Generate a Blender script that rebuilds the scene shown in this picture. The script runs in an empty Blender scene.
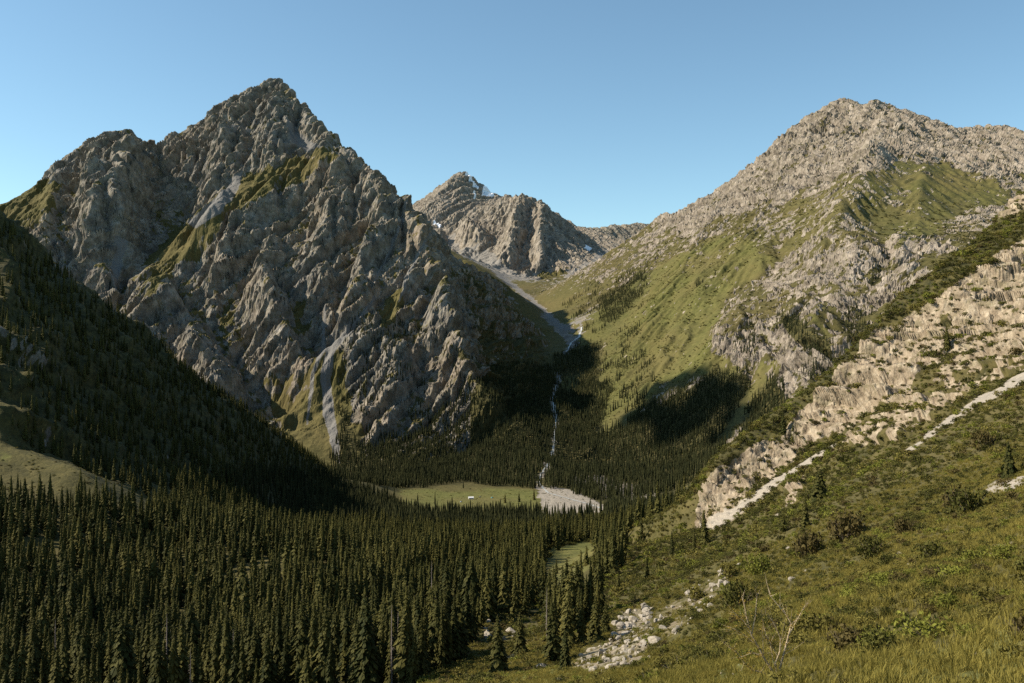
QUAL = 1.0
import bpy, math, random
import numpy as np
from mathutils import Vector, geometry
rng = np.random.default_rng(7)
random.seed(7)
FPX = 900.0; CX = 512.0; CY = 341.5
Y0 = 60.0
C = bpy.context.scene.collection

# ------------------------------------------------------------ sun
SUN_AZ = math.radians(-91.0)     # compass-like angle from +Y (view direction), clockwise positive: to the left, a little behind
SUN_EL = math.radians(39.0)

# ------------------------------------------------------------ noise
_perm = rng.permutation(512).astype(np.int32)
_perm = np.concatenate([_perm, _perm])
_g3 = rng.normal(size=(512, 3)); _g3 /= np.linalg.norm(_g3, axis=1)[:, None]
_g3 = _g3.astype(np.float32)

def perlin(x, y, z=None):
    x = np.asarray(x, np.float32); y = np.asarray(y, np.float32)
    z = np.zeros_like(x) if z is None else np.asarray(z, np.float32)
    out = np.empty_like(x)
    fx, fy, fz, fo = x.ravel(), y.ravel(), z.ravel(), out.ravel()
    N = fx.size; S = 400000
    for a in range(0, N, S):
        X, Y, Z = fx[a:a+S], fy[a:a+S], fz[a:a+S]
        ix = np.floor(X); iy = np.floor(Y); iz = np.floor(Z)
        dx = X-ix; dy = Y-iy; dz = Z-iz
        ix = ix.astype(np.int32) & 511; iy = iy.astype(np.int32) & 511; iz = iz.astype(np.int32) & 511
        u = dx*dx*dx*(dx*(dx*6-15)+10); v = dy*dy*dy*(dy*(dy*6-15)+10); w = dz*dz*dz*(dz*(dz*6-15)+10)
        acc = 0
        for i in (0, 1):
            px = _perm[(ix+i) & 511]
            wx = u if i else 1-u
            for j in (0, 1):
                pxy = _perm[(px+iy+j) & 511]
                wy = v if j else 1-v
                for k in (0, 1):
                    h = _perm[(pxy+iz+k) & 511]
                    g = _g3[h]
                    wz = w if k else 1-w
                    acc = acc + wx*wy*wz*(g[:, 0]*(dx-i)+g[:, 1]*(dy-j)+g[:, 2]*(dz-k))
        fo[a:a+S] = acc*1.6
    return fo.reshape(x.shape)

def fbm(x, y, z, size, octs, gain=0.5, lac=2.03, seed=0.0):
    f = 1.0/size; a = 1.0; s = 0; n = 0
    for o in range(octs):
        s = s + a*perlin(x*f+seed+o*17.3, y*f+seed*0.7+o*9.1, None if z is None else z*f+o*5.7)
        n += a; a *= gain; f *= lac
    return s/n

def ridged(x, y, z, size, octs, gain=0.55, lac=2.07, seed=0.0):
    f = 1.0/size; a = 1.0; s = 0; n = 0; w = 1.0
    for o in range(octs):
        r = 1-np.abs(perlin(x*f+seed+o*13.7, y*f+seed*0.6+o*7.9, None if z is None else z*f+o*3.3))*2.0
        r = np.clip(r, -1, 1)
        r = np.clip(r, 0, 1)**1.5
        s = s + a*r*w; n += a
        w = np.clip(r*1.6, 0.25, 1); a *= gain; f *= lac
    return s/n

def facets(x, y, size, seed, tilt=0.7, step=0.25):
    "broken rock: every Voronoi cell is a plane with its own tilt and offset"
    r = np.random.default_rng(seed)
    tab = r.random((4096, 5)).astype(np.float32)
    fx = (x/size).ravel().astype(np.float32); fy = (y/size).ravel().astype(np.float32); out = np.empty_like(fx)
    for a in range(0, fx.size, 500000):
        X = fx[a:a+500000]; Y = fy[a:a+500000]; ix = np.floor(X).astype(np.int64); iy = np.floor(Y).astype(np.int64)
        best = np.full(X.shape, 9.0, np.float32); h = np.zeros_like(X)
        for i in (-1, 0, 1):
            for j in (-1, 0, 1):
                k = ((ix+i)*7919+(iy+j)*104729+seed*31) & 4095
                dx = X-(ix+i+tab[k, 0]); dy = Y-(iy+j+tab[k, 1]); d = dx*dx+dy*dy
                m = d < best
                h = np.where(m, (dx*(tab[k, 2]-0.5)+dy*(tab[k, 3]-0.5))*2*tilt+(tab[k, 4]-0.5)*2*step, h)
                best = np.where(m, d, best)
        out[a:a+500000] = h
    return out.reshape(x.shape)*size

def smooth(x, a, b):
    t = np.clip((x-a)/(b-a), 0, 1)
    return t*t*(3-2*t)

def gblur(a, r):
    if r < 0.3: return a
    k = int(3*r)+1
    w = np.exp(-0.5*(np.arange(-k, k+1)/r)**2); w /= w.sum()
    p = np.pad(a, ((k, k), (0, 0)), mode='edge')
    o = sum(w[i]*p[i:i+a.shape[0]] for i in range(2*k+1))
    p = np.pad(o, ((0, 0), (k, k)), mode='edge')
    return sum(w[i]*p[:, i:i+a.shape[1]] for i in range(2*k+1))

def bil(a, u, v):
    "sample a[v,u] bilinearly"
    u = np.clip(u, 0, a.shape[1]-1.001); v = np.clip(v, 0, a.shape[0]-1.001)
    i = u.astype(np.int32); j = v.astype(np.int32)
    fu = u-i; fv = v-j
    return (a[j, i]*(1-fu)+a[j, i+1]*fu)*(1-fv)+(a[j+1, i]*(1-fu)+a[j+1, i+1]*fu)*fv

# ------------------------------------------------------------ survey points: (px, py, depth) of what is seen, (x, y, z) of what is hidden
PTS = []          # x, y, z, region
def P(reg, *pts):
    for p in pts:
        px, py, Y = p
        PTS.append(((px-CX)/FPX*Y, Y, (CY-py)/FPX*Y, reg))
def W(reg, *pts):
    for p in pts: PTS.append((*p, reg))
def Lm(*pts):     # a point of the west mountain's face, plane z = .856y-1979
    for p in pts:
        px, py = p[:2]; off = p[2]*1.2 if len(p) > 2 else 0
        s = (CY-py)/FPX
        P('west', (px, py, 1979/(0.856-s)+off))
def Rm(*pts):
    for p in pts:
        px, py = p[:2]; off = p[2] if len(p) > 2 else 0
        s = (CY-py)/FPX; t = (px-CX)/FPX
        P('east', (px, py, min(908/(0.70*t+0.245-s), 4300)+off))
# west mountain skyline
sky_w = [(-60,212,-10),(0,196,0),(35,179,0),(62,152,0),(85,138,-20),(105,128,0),(122,122,0),(135,122,30),(141,133,60),(150,131,80),(156,143,140),(166,133,120),(180,127,120),(195,126,120),
 (206,110,60),(216,102,30),(230,100,10),(245,87,0),(262,76,0),(272,71,0),(280,74,0),(292,88,-20),(312,113,-40),(330,128,-60),(347,143,-60),(362,155,-60),(380,177,-60),(398,198,-40)]
Lm(*sky_w)
for px, py, off in sky_w[::2]:       # the far side of the crest
    s = (CY-py)/FPX; Y = 1979/(0.856-s)+off
    W('west', ((px-CX)/FPX*Y+40, Y+420, s*Y-330), ((px-CX)/FPX*Y+100, Y+1300, s*Y*0.35-150))
# west mountain: ribs stand before the face (negative), gullies behind it
Lm((40,225),(0,240),(60,260),(80,290,40),(75,215,-30),(85,240,-40),(92,175,-60),(98,210,-110),(105,232,-90),(100,262,-70),(112,160,-60),(108,190,-80),
   (150,150,90),(165,170,130),(165,195,140),(150,210,110),(140,228,70),(190,150,40),(186,185,10),(175,215,0),(160,240,0),
   (220,130,0),(240,170,0),(270,120,-20),(300,150,-20),(330,165,-20),(250,230,0),(200,260,0),(150,290,0),(300,230,0),(350,210,-20),(380,230,-20),(400,250,-10),
   (110,330,0),(170,330,0),(230,300,0),(290,290,0),(340,290,0),(380,310,0),(410,330,-10),(420,280,-20),(440,290,-10),(452,330,-10),(465,370,0),(482,402,0),(500,440,0),
   (200,390,0),(250,380,0),(300,370,0),(340,370,0),(385,370,0),(425,380,0),(445,410,0),(385,420,0),(350,400,0),(362,430,0),(400,445,0),(450,455,0),
   (325,400,20),(320,440,10),(335,465,0),(290,400,10),(260,420,0),(230,430,0),(180,440,0),(100,420,0),(0,380,0))
# its shaded east flank
P('west', (418,215,2830),(440,240,2900),(455,257,2960),(470,268,3050),(485,281,3130),(500,297,3170),(520,316,3160),(538,335,3100),(550,349,3000),
  (470,300,2750),(490,330,2700),(475,350,2500),(500,375,2500),(520,350,2750),(535,370,2700),(500,410,2250),(520,420,2280),(535,395,2450),(462,290,2700))
W('west', (-150,3300,290),(-60,3550,250))
# valley floor, down to up
P('valley', (400,497,1500),(440,502,1480),(500,507,1450),(440,489,1640),(400,487,1660),(480,487,1680),(520,487,1700),(540,490,1660),(540,510,1430),(600,508,1470),(560,497,1570),
  (560,470,1800),(548,462,1850),(600,490,1680),(630,497,1620),(660,492,1600),(552,440,2050),(520,450,2000),(470,470,1850),(400,470,1850),(340,480,1850),(300,470,1880),
  (555,400,2350),(560,370,2650),(572,348,2900),(580,332,3080),(562,322,3400),(548,311,3700),(535,300,4000),(520,289,4350),(508,280,4650),(595,345,2900),(560,352,2880))
P('valley', (499,288,4150),(513,305,3750),(530,325,3400),(545,342,3080),(480,272,4500),(560,330,3200),(545,320,3450))
W('valley', (-250,4300,420),(-500,4700,560),(-420,3900,420),(-600,1850,-240),(-1000,1800,-150),(-1800,1800,0),(-2600,1900,200))
# east mountain
Rm((545,291),(562,281),(580,270),(600,256),(620,243),(640,232),(655,222),(662,213))
P('east', (672,213,3950),(700,199,3850),(720,186,3830),(740,172,3800),(765,150,3760),(780,132,3740),(800,115,3730),(815,110,3700),(835,98,3680),(850,95,3660),(862,101,3600),(872,99,3560),(880,92,3540),(892,103,3520),
  (905,110,3500),(925,115,3500),(940,121,3500),(955,125,3500),(968,130,3500),(975,124,3520),(985,130,3520),(1002,122,3550),(1012,126,3500),(1024,131,3450),(1100,140,3400),(1250,165,3300),(1400,190,3200))
for x, y, z in ((1000,4400,500),(500,4700,350),(1500,4200,700),(2000,4000,650),(700,5200,420),(1600,5200,500),(2600,3800,500),(2600,5200,300),(300,4900,330),(3200,4200,300)):
    W('east', (x, y, z))
Rm((600,300,40),(650,250,20),(640,290),(690,240,0),(620,330,20),(600,350,30),(610,390,20),(600,430,20),(640,340,-20),(680,300,-40),(650,390,-40),(660,420,0),(640,450,0),(610,465,0),(650,475,0),
   (720,250,-40),(740,215,-20),(780,180,-20),(830,150,0),(700,340,-40),(715,370,-30),(700,400,20),(700,440,20),(690,470,20),(760,290,30),(740,320,-50),(730,350,-60),(750,380,-20),(765,330,20),
   (790,330,-60),(820,350,-60),(800,300,20),(760,240,10),(800,220,-20),(830,230,-60),(855,240,-40),(850,290,-30),(840,190,0),(770,400,0),(745,430,0),(720,455,0),(590,480,0),(570,420,0),(585,380,10))
P('east', (870,150,2950),(900,140,3150),(950,150,3100),(1000,155,3050),(1024,160,3000),(880,180,2680),(920,175,2800),(950,185,2750),(1000,182,2760),(1024,187,2750),(900,230,2250),(935,235,2300),(960,220,2450),(1000,210,2550),(1024,205,2600),
  (880,270,1980),(860,330,1760),(850,345,1700),(800,380,1680),(760,420,1660),(900,300,1800),(960,280,1900),(1024,250,2000),(905,255,2080),(1100,220,2300),(1300,250,2100))
# far peaks
P('far', (380,250,6000),(405,222,6300),(424,207,6350),(440,195,6550),(452,183,6750),(458,175,6900),(465,169,7000),(472,174,7000),(480,181,7020),(488,187,7040),(496,194,7050),
  (462,185,6750),(466,197,6550),(476,205,6400),(482,196,6950),(490,203,6700),
  (503,197,6350),(512,193,6150),(522,191,6050),(532,194,6020),(541,198,6000),(548,206,5980),(556,213,5980),(563,222,5960),(570,223,6050),(576,231,6200),(584,233,6600),
  (520,215,5700),(505,225,5750),(490,225,5950),(500,245,5450),(520,240,5400),(540,235,5500),(510,262,5200),(530,268,5130),(550,265,5200),(565,250,5450),(575,245,5600),(562,235,5750),(545,220,5700),
  (470,225,6050),(445,225,6150),(430,228,6000),(460,240,5750),(480,250,5500),(490,265,5100),(585,258,5500),(560,280,5000),(530,283,4800),(505,274,4950),(600,243,6300),(620,240,6800),(640,237,6900),(590,245,6300))
P('ridge', (575,229,8000),(590,230,8200),(600,227,8400),(612,223,8500),(622,224,8600),(632,221,8700),(645,222,8800),(658,220,8900),(700,215,9000),(900,210,9000),(1100,210,9000))
for x, y, z in ((-3200,9500,600),(-1500,8500,900),(-500,8200,900),(-400,9500,900),(0,7600,1000),(600,9800,800),(1600,9800,800),(3500,9800,800),(6000,9800,600),(-6000,9800,500),(900,7800,650),(-2500,6500,700),(-1800,5600,650),(3500,6500,500),(1500,6500,500),(5500,7000,400)):
    W('ridge', (x, y, z))
# dark spur on the left
def Sp(*pts):
    for px, py in pts:
        a = (CY-py)/FPX; t = (px-CX)/FPX
        P('spur', (px, py, -339/(a+t+0.12)))
Sp((-60,178),(0,214),(16,226),(30,238),(48,262),(62,280),(80,291),(110,308),(150,335),(190,366),(235,402),(290,443),(335,476),(380,499),
   (0,260),(0,320),(0,375),(60,360),(60,410),(130,400),(120,450),(200,430),(190,468),(260,470),(240,488),(300,490))
W('spur', (-830,1090,330),(-1200,1100,420),(-1700,1100,350),(-2400,1000,250),(-2900,1200,200),(-900,1500,60),(-600,1560,-80),(-380,1640,-220),(-1600,1500,100),(-2400,1500,100),(-800,880,70),(-1300,800,60))
W('spur', (-345,700,-88),(-330,745,-105),(-290,850,-158),(-250,1000,-200),(-160,1200,-230))
# lit hump and the forest slope before it
P('forest', (-100,408,690),(0,443,640),(40,452,630),(75,468,612),(110,492,592),(150,515,580),(0,500,560),(50,505,555),(0,560,480),(0,620,400),(0,683,330),(100,560,500),(100,683,330),
  (200,683,330),(200,600,470),(200,530,680),(300,683,300),(300,600,450),(300,545,800),(300,512,1100),(400,683,240),(440,683,200),(430,600,430),(430,550,800),(430,521,1200),(430,508,1400),
  (520,640,330),(560,600,430),(570,560,700),(600,540,800),(520,540,950),(520,515,1350),(650,540,700),(650,590,380),(640,520,1000),(680,510,1200),(350,505,1350),(620,512,1380),(700,495,1400),(740,480,1450),(500,590,500),(480,660,300))
W('forest', (-700,700,40),(-1000,500,60),(-600,300,-60),(-300,200,-110),(-300,60,-90),(-150,150,-95),(-1200,200,60),(-700,0,0))
# near hillside on the right
P('hillside', (1024,190,690),(1000,214,680),(975,240,660),(960,252,650),(930,270,645),(900,291,640),(875,318,630),(850,346,620),(825,370,612),(800,391,605),(775,410,595),(750,430,585),(725,448,575),(710,468,565),(700,490,558),(694,515,550),(690,535,545),
  (1024,250,615),(1024,300,570),(1024,370,470),(990,300,590),(960,300,600),(960,345,560),(905,450,425),(940,400,500),(900,350,600),(880,380,575),(850,400,572),(870,420,530),(835,443,550),(800,440,572),(790,468,545),(760,470,555),(750,498,525),(725,500,545),(708,528,520),
  (1024,450,300),(1024,520,150),(1024,600,62),(1024,683,24),(950,500,265),(900,540,180),(900,490,320),(850,500,340),(800,520,350),(850,560,190),(750,540,400),(700,560,440),(700,610,270),(650,600,330),(620,640,265),(560,660,260),(560,683,200),
  (800,683,33),(800,640,62),(800,600,115),(900,600,72),(900,640,42),(900,683,27),(720,640,145),(700,683,75),(640,683,125),(760,580,190),(950,560,110),(480,683,190))
W('hillside', (-35,100,-55),(-10,60,-29),(5,40,-17.5),(6,22,-9.5),(3,10,-5.2),(0,0,-2.6),(9,0,-2.3),(-9,0,-4.2),(-25,30,-22),(-100,0,-60),(0,-50,-2),(60,-50,12),(30,0,1.5),(60,40,6),(150,100,35),(-60,-50,-20),(300,200,75),(500,500,120),(620,700,240),(900,800,380),(1400,700,500),(900,100,350),(400,-40,180),(-400,-50,-60),(2000,900,500))
W('hillside', (300,1000,-150),(480,1150,-90),(700,1300,-10),(1000,1400,120),(1500,1500,250),(420,830,-30),(200,880,-185),(560,900,90),(2400,1500,400),(250,740,-110))

PA = np.array([p[:3] for p in PTS]); REG = [p[3] for p in PTS]
REGN = ['hillside', 'forest', 'spur', 'valley', 'west', 'east', 'far', 'ridge']
def warp(x, y):
    return x/(y+Y0), np.log(y+Y0)
pt, pl = warp(PA[:, 0], PA[:, 1])
ps = PA[:, 2]/(PA[:, 1]+Y0)
# border anchors so that the hull covers everything: nearest point's slope
TB = 1.30
LMIN, LMAX = math.log(12.0), math.log(10200+Y0)
bt, bl = [], []
for l in np.linspace(LMIN, LMAX, 14):
    bt += [-TB, TB]; bl += [l, l]
for t in np.linspace(-TB, TB, 14)[1:-1]:
    bt += [t, t]; bl += [LMIN, LMAX]
bt = np.array(bt); bl = np.array(bl)
d = (bt[:, None]-pt[None])**2*6+(bl[:, None]-pl[None])**2
wgt = 1/(d+0.01)**2
bs = (wgt*ps[None]).sum(1)/wgt.sum(1)
pt = np.concatenate([pt, bt]); pl = np.concatenate([pl, bl]); ps = np.concatenate([ps, bs])
res = geometry.delaunay_2d_cdt([Vector((float(a), float(b))) for a, b in zip(pt, pl)], [], [], 0, 1e-7)
rv, rf, ro = res[0], res[2], res[3]
vs = np.array([ps[o[0]] for o in ro]); vt = np.array([v[0] for v in rv]); vl = np.array([v[1] for v in rv])
NT, NL = 1300, 1500
G = np.full((NL, NT), np.nan)
gt = lambda t: (t+TB)/(2*TB)*(NT-1)
gl = lambda l: (l-LMIN)/(LMAX-LMIN)*(NL-1)
for f in rf:
    u = gt(vt[list(f)]); v = gl(vl[list(f)]); s = vs[list(f)]
    u0, u1 = max(int(np.floor(u.min())), 0), min(int(np.ceil(u.max())), NT-1)
    v0, v1 = max(int(np.floor(v.min())), 0), min(int(np.ceil(v.max())), NL-1)
    U, V = np.meshgrid(np.arange(u0, u1+1), np.arange(v0, v1+1))
    den = (v[1]-v[2])*(u[0]-u[2])+(u[2]-u[1])*(v[0]-v[2])
    if abs(den) < 1e-9: continue
    a = ((v[1]-v[2])*(U-u[2])+(u[2]-u[1])*(V-v[2]))/den
    b = ((v[2]-v[0])*(U-u[2])+(u[0]-u[2])*(V-v[2]))/den
    c = 1-a-b
    m = (a >= -1e-6) & (b >= -1e-6) & (c >= -1e-6)
    sub = G[v0:v1+1, u0:u1+1]
    sub[m] = (a*s[0]+b*s[1]+c*s[2])[m]
G = np.where(np.isnan(G), 0, G)
G = gblur(G, 1.6)
def baseH(x, y):
    t, l = warp(x, y)
    return bil(G, gt(t), gl(l))*(y+Y0)
# ribs (+) and gullies (-) traced on the faces: (width m, height m), pixels
RIBS = {'west': [
 (120,42,[(273,100),(268,125),(258,165)]), (170,65,[(235,105),(222,140),(200,175),(185,205),(160,232),(140,262),(122,305),(112,325)]),
 (190,-110,[(197,128),(182,170),(160,215),(125,250),(113,290),(103,325)]), (100,-60,[(252,100),(250,140),(240,168),(226,188)]),
 (120,-85,[(165,252),(196,280),(213,297),(233,327),(257,357),(270,387),(275,415)]), (100,55,[(148,258),(178,285),(200,312),(222,350),(245,395)]),
 (110,45,[(335,150),(305,183),(265,203),(228,223),(205,245)]), (90,-60,[(312,192),(296,235),(286,262),(300,290),(318,322),(324,350)]),
 (100,48,[(352,150),(330,195),(300,232),(272,268),(262,310),(285,362)]), (80,-58,[(372,200),(352,245),(340,285),(326,330),(324,352)]),
 (90,50,[(387,185),(375,225),(355,265),(345,300),(338,332)]), (85,-72,[(402,215),(386,258),(376,298),(355,322),(332,352)]),
 (90,58,[(404,212),(395,242),(382,280),(372,312),(354,345),(348,385)]), (75,-60,[(422,232),(405,265),(392,300),(378,338)]),
 (95,60,[(425,222),(415,250),(402,285),(395,320),(385,360),(380,412)]), (65,-45,[(434,255),(424,290),(412,332),(402,365)]),
 (110,55,[(410,215),(425,236),(440,285),(450,325),(462,370),(482,405),(500,440)]), (60,-40,[(436,345),(418,380),(410,422)]), (70,35,[(425,330),(405,365),(398,410)]),
 (120,70,[(124,140),(118,165),(108,200),(114,240)]), (95,50,[(98,135),(92,170),(85,200),(92,240),(112,278)]), (70,45,[(130,124),(125,165),(117,205),(122,235)]), (80,40,[(62,152),(55,190),(45,225),(50,262)]),
 (75,-45,[(84,145),(75,190),(70,230),(85,275)]), (70,-45,[(115,140),(110,180),(104,225),(112,262)]), (70,-40,[(302,105),(306,140),(292,160)]), (80,30,[(290,95),(318,140)]),
 (80,-45,[(245,250),(235,280),(245,310),(262,335)]), (80,40,[(225,250),(215,275),(235,310),(252,340),(268,372)]), (70,-40,[(190,300),(170,330),(165,360)]), (80,35,[(150,290),(140,320),(150,350)])],
 'east': [(150,55,[(880,96),(862,160),(842,220),(815,285),(780,335),(765,390)]), (140,28,[(835,100),(785,185),(735,255),(695,330),(680,380)]), (100,-65,[(880,225),(872,270),(868,300),(850,345)]),
 (100,42,[(770,235),(748,300),(722,350),(730,380)]), (110,-42,[(812,215),(775,268),(716,300),(690,350),(670,390)]), (70,-45,[(785,335),(770,365),(752,392),(722,440)]), (90,45,[(820,330),(800,370),(790,410)]),
 (110,-30,[(700,215),(665,265),(630,300),(600,345)]), (100,28,[(720,200),(690,260),(655,310),(640,350)]), (90,-28,[(640,240),(610,275),(585,300)]), (110,35,[(925,115),(915,160),(900,215)]), (100,-40,[(900,120),(890,170),(880,215)]),
 (120,30,[(985,130),(975,165),(940,215)]), (90,40,[(960,222),(920,245),(895,275)])],
 'far': [(110,45,[(520,193),(514,225),(505,262)]), (90,-45,[(530,200),(526,235),(522,266)]), (100,45,[(542,200),(540,235),(540,268)]), (90,-60,[(552,212),(556,240),(562,262)]), (110,50,[(562,222),(570,245)]), (110,-45,[(503,200),(494,228),(485,250)]),
 (120,70,[(465,171),(462,186),(468,204),(480,222)]), (120,-50,[(452,186),(452,205),(462,228)]), (110,40,[(440,197),(445,215),(455,232)])]}
def face_depth(reg, px, py):
    s = (CY-py)/FPX; t = (px-CX)/FPX
    if reg == 'west': return 1979/(0.856-s)
    if reg == 'east': return np.minimum(908/np.maximum(0.70*t+0.245-s, 0.05), np.where(px > 860, 2000+(230-py)*11.0, 4000))
    return 5000+(270-py)*13.0
def rib_height(x, y):
    out = np.zeros(x.shape)
    wx_ = x+14*fbm(x, y, None, 90, 2, seed=33); wy_ = y+20*fbm(x, y, None, 90, 2, seed=36)
    for reg, lst in RIBS.items():
        for wd_, amp, line in lst:
            pts = []
            for (a, b), (c, d) in zip(line[:-1], line[1:]):
                for q in (0, 0.5): pts.append((a+(c-a)*q, b+(d-b)*q))
            pts.append(line[-1])
            pts = np.array(pts, float); Yd = face_depth(reg, pts[:, 0], pts[:, 1]); X_ = (pts[:, 0]-CX)/FPX*Yd
            m = (x > X_.min()-wd_*1.3) & (x < X_.max()+wd_*1.3) & (y > Yd.min()-wd_*1.6) & (y < Yd.max()+wd_*1.6)
            if not m.any(): continue
            xs = wx_[m]; ys = wy_[m]; best = np.full(xs.shape, 1e9); n = len(pts)-1; tap = np.zeros(xs.shape)
            for k in range(n):
                dx = X_[k+1]-X_[k]; dy = Yd[k+1]-Yd[k]
                t = np.clip(((xs-X_[k])*dx+(ys-Yd[k])*dy)/(dx*dx+dy*dy+1e-9), 0, 1)
                dd = np.hypot(xs-X_[k]-t*dx, ys-Yd[k]-t*dy)
                mm = dd < best; best = np.where(mm, dd, best); tap = np.where(mm, (k+t)/n, tap)
            prof = np.clip(1-best/(wd_*(1.0 if amp > 0 else 0.85)), 0, 1)
            taper = np.clip(np.minimum(tap/0.18+0.35, (1-tap)/0.15), 0, 1)
            out[m] += amp*(1.15 if amp > 0 else 1.8)*prof*taper
    return out

# region map (nearest survey point)
RG = np.zeros((160, 140), np.int32)
tt, ll = np.meshgrid(np.linspace(-TB, TB, 140), np.linspace(LMIN, LMAX, 160))
pr = np.array([REGN.index(r) for r in REG])
for j in range(160):
    d = (tt[j][:, None]-pt[None, :len(pr)])**2*4+(ll[j][:, None]-pl[None, :len(pr)])**2
    RG[j] = pr[np.argmin(d, axis=1)]
REGW = {r: gblur((RG == i).astype(np.float64), 0.8) for i, r in enumerate(REGN)}
def regw(name, x, y):
    t, l = warp(x, y)
    return bil(REGW[name], (t+TB)/(2*TB)*139, (l-LMIN)/(LMAX-LMIN)*159)

# ------------------------------------------------------------ masks traced on the ground (pixel outlines dropped on the terrain)
def poly_mask(polys, lines=(), blur=1.5):
    img = np.zeros((683, 1124), np.float64)       # x offset 50
    X, Y = np.meshgrid(np.arange(1124)-50.0, np.arange(683)*1.0)
    for pl_ in polys:
        val = 1.0
        if not isinstance(pl_[0], tuple): val, pl_ = pl_[0], pl_[1:]
        ins = np.zeros(X.shape, bool)
        n = len(pl_)
        for i in range(n):
            x1, y1 = pl_[i]; x2, y2 = pl_[(i+1) % n]
            if y1 == y2: continue
            c = ((y1 > Y) != (y2 > Y)) & (X < (x2-x1)*(Y-y1)/(y2-y1)+x1)
            ins ^= c
        img[ins] = val
    for ln in lines:
        for (x1, y1, w1), (x2, y2, w2) in zip(ln[:-1], ln[1:]):
            dx, dy = x2-x1, y2-y1
            t = np.clip(((X-x1)*dx+(Y-y1)*dy)/(dx*dx+dy*dy+1e-9), 0, 1)
            d = np.hypot(X-x1-t*dx, Y-y1-t*dy)
            w = (w1+(w2-w1)*t)/2
            img = np.maximum(img, np.clip(w-d+0.5, 0, 1))
    return gblur(img, blur)
def samp(img, px, py):
    o = bil(img, px+50, py)
    return np.where((px > -49) & (px < 1073) & (py > 0) & (py < 682), o, bil(img, np.clip(px, -48, 1072)+50, np.clip(py, 1, 681)))

M_west_grass = poly_mask([
  [(150,255),(180,225),(215,200),(250,175),(285,160),(330,146),(336,152),(300,182),(262,200),(235,212),(215,240),(195,262),(160,262)],
  [(-50,190),(0,200),(30,185),(58,180),(55,205),(40,220),(0,238),(-50,240)],
  [(262,375),(300,372),(322,350),(345,352),(350,400),(345,470),(330,490),(300,450),(270,410)],
  [(340,420),(360,425),(362,480),(345,490)],
  [(378,325),(388,300),(402,286),(405,300),(392,325)],
  [(0.5),(150,262),(140,290),(150,300),(175,280),(170,262)],
  [(0.5),(280,310),(315,300),(310,330),(285,335)],
  [(0.5),(205,280),(225,275),(215,300)],
  [(480,262),(500,283),(520,300),(556,345),(575,352),(560,330),(540,315),(505,285)]])
M_west_scree = poly_mask([[(244,170),(238,190),(222,212),(195,228),(186,222),(212,202),(228,184)],[(286,118),(300,135),(322,146),(308,152),(292,142)],[(112,236),(128,238),(122,262),(116,292),(110,270),(116,252)]],
  [[(376,298,4),(358,318,5),(342,338,6),(330,352,10),(325,380,10),(328,410,12),(334,440,10),(338,462,4)],[(326,300,2),(324,330,3),(323,350,5)],[(322,350,4),(313,372,4),(310,400,3),(307,425,2)],
   [(408,200,2),(398,232,3),(384,262,3),(372,288,2)],[(430,232,2),(414,262,3),(398,300,2)]], 0.9)
M_east_grass = poly_mask([
  [(555,320),(600,300),(650,262),(700,240),(740,235),(800,210),(832,203),(826,225),(770,268),(728,296),(712,330),(712,350),(745,370),(735,385),(700,372),(680,378),(660,382),(640,420),(602,440),(598,385),(606,345),(580,345)],
  [0.62,(865,172),(900,160),(955,168),(1012,185),(1005,205),(960,222),(930,236),(900,250),(880,240),(855,215)],
  [(0.15),(545,300),(590,268),(650,232),(700,215),(740,220),(700,245),(640,275),(600,305),(560,325)],
  [(0.3),(740,235),(790,200),(840,180),(870,180),(860,215),(820,235),(780,262)]],
  [[(772,365,14),(752,392,12),(738,415,12),(722,440,8)],[(815,318,4),(825,335,5),(838,352,4)]])
M_east_rock = poly_mask([
  [(650,222),(672,208),(700,195),(740,166),(765,145),(800,108),(850,88),(880,84),(960,118),(1073,120),(1073,190),(1010,184),(960,168),(905,160),(870,170),(830,180),(780,205),(720,215),(680,235)],
  [0.8,(708,333),(722,330),(735,345),(742,318),(770,318),(792,326),(832,352),(838,368),(818,380),(790,392),(775,378),(742,368),(722,352)],
  [(775,378),(800,392),(800,405),(782,412),(776,395)],
  [(0.3),(812,228),(850,215),(880,245),(900,262),(892,300),(862,330),(840,345),(800,320),(790,290)],
  [(0.5),(880,238),(940,225),(1000,200),(1020,200),(930,250),(880,300)],
  [(0.6),(700,255),(740,245),(720,280),(690,285)], [(0.5),(755,282),(790,262),(800,290),(770,305)]], [], 3.5)
M_gravel = poly_mask([[0.9,(538,492),(552,486),(570,490),(585,496),(606,507),(604,516),(546,516)],[(0.55),(562,478),(600,474),(640,486),(660,492),(655,500),(625,502),(590,494)],
  [(0.5),(548,310),(560,325),(580,340),(572,348),(556,331),(540,315)]],
  [[(536,476,4),(540,486,5),(548,492,8)],[(560,372,4),(552,400,4.5),(556,420,4),(554,445,5),(552,462,5),(540,475,6)],[(582,326,3),(578,338,3),(566,354,4)],[(496,272,3),(520,291,4),(545,311,3),(560,325,3),(574,330,3)],
   [(590,318,2),(560,328,2)],[(600,306,1.6),(572,322,1.6)]], 0.8)
M_far_scree = poly_mask([[(425,225),(450,238),(480,245),(500,255),(512,270),(540,280),(590,262),(600,250),(660,240),(660,255),(590,290),(540,312),(500,285),(430,240)],
   [(0.8),(430,232),(445,228),(480,235),(470,250)]], [], 2)
M_snow = poly_mask([[(462,168),(468,172),(476,182),(479,190),(473,184),(466,174)],[(484,184),(490,188),(495,196),(486,198),(482,195)]], [[(434,222,3),(440,226,3)],[(586,246,2),(591,249,2)],[(474,192,2),(476,196,2)]], 0.6)
M_far_grass = poly_mask([[(500,285),(530,285),(560,290),(545,300),(520,298)],[(535,275),(560,268),(570,275),(545,282)],[(0.35),(520,235),(560,232),(570,262),(520,268)]], [], 2)
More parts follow.
